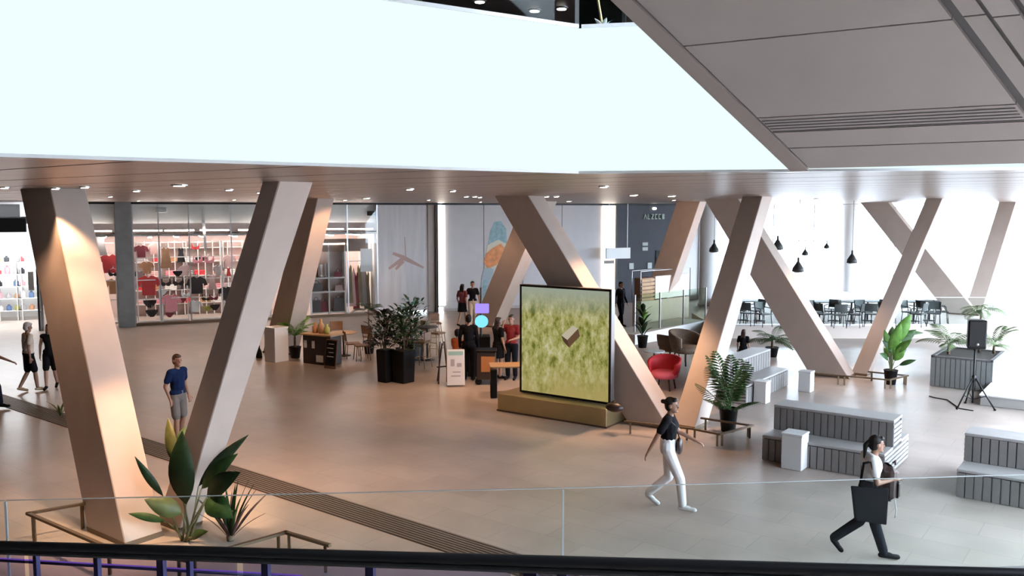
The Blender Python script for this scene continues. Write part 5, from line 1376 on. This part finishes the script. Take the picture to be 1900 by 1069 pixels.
# cafe guests
SIT = dict(pel=(0, 0, .52), wai=(0, 0, .66), che=(0, .02, .86), nec=(0, .03, 1.03), hea=(0, .05, 1.165), shR=(.175, .02, .965), shL=(-.175, .02, .965), elR=(.22, .08, .72), elL=(-.22, .08, .72), wrR=(.14, .28, .70), wrL=(-.14, .28, .70),
    hipR=(.09, .02, .50), hipL=(-.09, .02, .50), kneR=(.10, .44, .50), kneL=(-.10, .44, .50), ankR=(.10, .42, .09), ankL=(-.10, .42, .09), toeR=(.11, .60, .035), toeL=(-.11, .60, .035))
ps = P(848, 697)
person('seated person in orange shirt behind the white floor sign', ps, (.5, .5), 1.7, SIT, 'skin_light', 'wear_orange', 'short', 'wear_navy', 'long', 'wear_black', 'hair_black', 'short', .016)
m = MB(); t = thing('cafe_stool', 'low dark stool under the seated person in orange', 'stool', ps)
m.lathe([(.17, .38), (.18, .40), (.17, .42)], 16); m.build('seat', 'dark_wood', t)
for k in range(4): a = k * PI / 2 + .4; m = MB(); m.tube([(.12 * math.cos(a), .12 * math.sin(a), .38), (.17 * math.cos(a), .17 * math.sin(a), 0)], .014, 6); m.build('leg', 'dark_wood', t)
person('person in dark red shirt and navy trousers, arm raised, left of the video screen', P(949, 704), (-.3, -.9), 1.74, dict(elR=(.27, .06, 1.22), wrR=(.18, .14, 1.46), elL=(-.23, .08, 1.13), wrL=(-.12, .26, 1.1)), 'skin_light', 'wear_red', 'short', 'wear_navy', 'long', 'wear_black', 'hair_brown', 'short', .014)
person('long-haired person in dark clothes beside the red shirt', P(924, 703), (.6, .5), 1.66, dict(elL=(-.22, .1, 1.12), wrL=(-.12, .28, 1.08)), 'skin_light', 'wear_black', 'short', 'wear_black', 'skirt', 'wear_black', 'hair_brown', 'long', .014, 0, True)
person('person in black standing just left of the neon kiosk', P(870, 706), (.1, 1), 1.76, None, 'skin_light', 'wear_black', 'long', 'wear_black', 'long', 'wear_black', 'hair_black', 'short', .014)
person('person in dark blue behind the right edge of the video screen', P(1151, 605), (.5, -.5), 1.74, STEP, 'skin_light', 'wear_navy', 'long', 'wear_black', 'long', 'wear_black', 'hair_black', 'short', .017)
person('small person in dark clothes with tan hair behind the far grey bench', P(1378, 690), (.4, .6), 1.2, None, 'skin_light', 'wear_black', 'short', 'wear_black', 'long', 'wear_black', 'hair_brown', 'long', .014)
# ================================================================== FOREGROUND GLASS GUARD AND RAIL
GH = 1.25
ga_ = P(10, 927.7, GH); gb_ = P(1045, 905, GH); gc_ = P(1900, 880, GH)
gl0 = ga_ + (ga_ - gb_) * .6; gr0 = gc_ + (gc_ - gb_) * .3
t = thing('glass_guard', 'long frameless glass guard crossing the foreground floor', 'glass guard', (0, 0, 0))
for a, c in ((gl0, ga_), (ga_, gb_), (gb_, gr0)):
    d = c - a; rz = math.atan2(d.y, d.x); L = d.length; mid = (a + c) / 2
    m = MB(); m.box((mid.x, mid.y, GH / 2 + .01), (L - .02, .02, GH - .04), rz); m.build('pane', 'guard_glass', t)
    m = MB(); m.box((mid.x, mid.y, GH - .005), (L - .02, .022, .007), rz); m.build('top_edge', 'glass_edge', t)
    m = MB(); m.box((mid.x, mid.y, .03), (L, .08, .06), rz); m.build('shoe', 'steel', t)
for a in (ga_, gb_):
    m = MB(); m.box((a.x, a.y, GH / 2), (.022, .024, GH - .04), math.atan2((gb_ - ga_).y, (gb_ - ga_).x)); m.build('joint_strip', 'glass_edge', t)
ha, hb = Q(0, 1012, 5.5), Q(1900, 1068, 3.4)
hd = (hb - ha); ha2 = ha - hd * .25; hb2 = hb + hd * .2
t = thing('moving_walkway', 'balustrade with black handrail and purple lights along the bottom edge', 'handrail', (0, 0, 0))
M_ = MB(); M_.tube([ha2, ha, hb, hb2], .030, 12); M_.build('handrail', 'black_rubber', t, True)
M_ = MB(); M_.tube([ha2 + Vector((0, 0, -.045)), hb2 + Vector((0, 0, -.045))], .018, 6); M_.build('rail_profile', 'black_metal', t)
rz = math.atan2(hd.y, hd.x)
glass('lilac_glass', (.72, .70, .84), .5)
def para(a, c, z0, z1, th, mt, nm):
    n = Vector((-(c - a).y, (c - a).x, 0)).normalized() * th / 2
    m = MB(); m.hexa([a - n + Vector((0, 0, z0)), c - n + Vector((0, 0, z0)), c + n + Vector((0, 0, z0)), a + n + Vector((0, 0, z0))], [a - n + Vector((0, 0, z1)), c - n + Vector((0, 0, z1)), c + n + Vector((0, 0, z1)), a + n + Vector((0, 0, z1))]); return m.build(nm, mt, t)
for i in range(5): para(ha2.lerp(hb2, i / 5 + .003), ha2.lerp(hb2, (i + 1) / 5 - .003), -.85, -.05, .012, 'lilac_glass', 'glass_panel')
mat('post_blue', (.045, .05, .10), .4, metal=.5)
back = Vector((.12, .3, 0))
for px, w_ in ((58, .03), (172, .035), (292, .05), (345, .03), (488, .045), (684, .05), (985, .07), (1045, .05), (1420, .05)):
    f = (px - 0) / 1900.; a = ha + hd * (f * ha.y / (hb.y + (ha.y - hb.y) * f)) if False else None
    lo_, hi_2 = 0., 1.
    for _ in range(30):
        md = (lo_ + hi_2) / 2; q = ha + hd * md
        if 950 + F * q.x / (q.y * math.cos(PITCH) + (CAMZ - q.z) * math.sin(PITCH)) < px: lo_ = md
        else: hi_2 = md
    q = ha + hd * lo_ + Vector((0, .05, 0))
    m = MB(); m.box((q.x, q.y, q.z - .30), (w_, .03, .5), rz); m.build('post', 'post_blue', t)
la, lb = Q(-60, 1033, 6.2), Q(560, 1068, 5.6)
M_ = MB(); M_.tube([la, lb], .005, 8); M_.build('light_strip', 'purple_led', t, True)
M_ = MB(); M_.tube([la + Vector((0, .1, -.06)), lb + Vector((0, .1, -.06))], .012, 8); M_.build('lower_rail', 'post_blue', t, True)
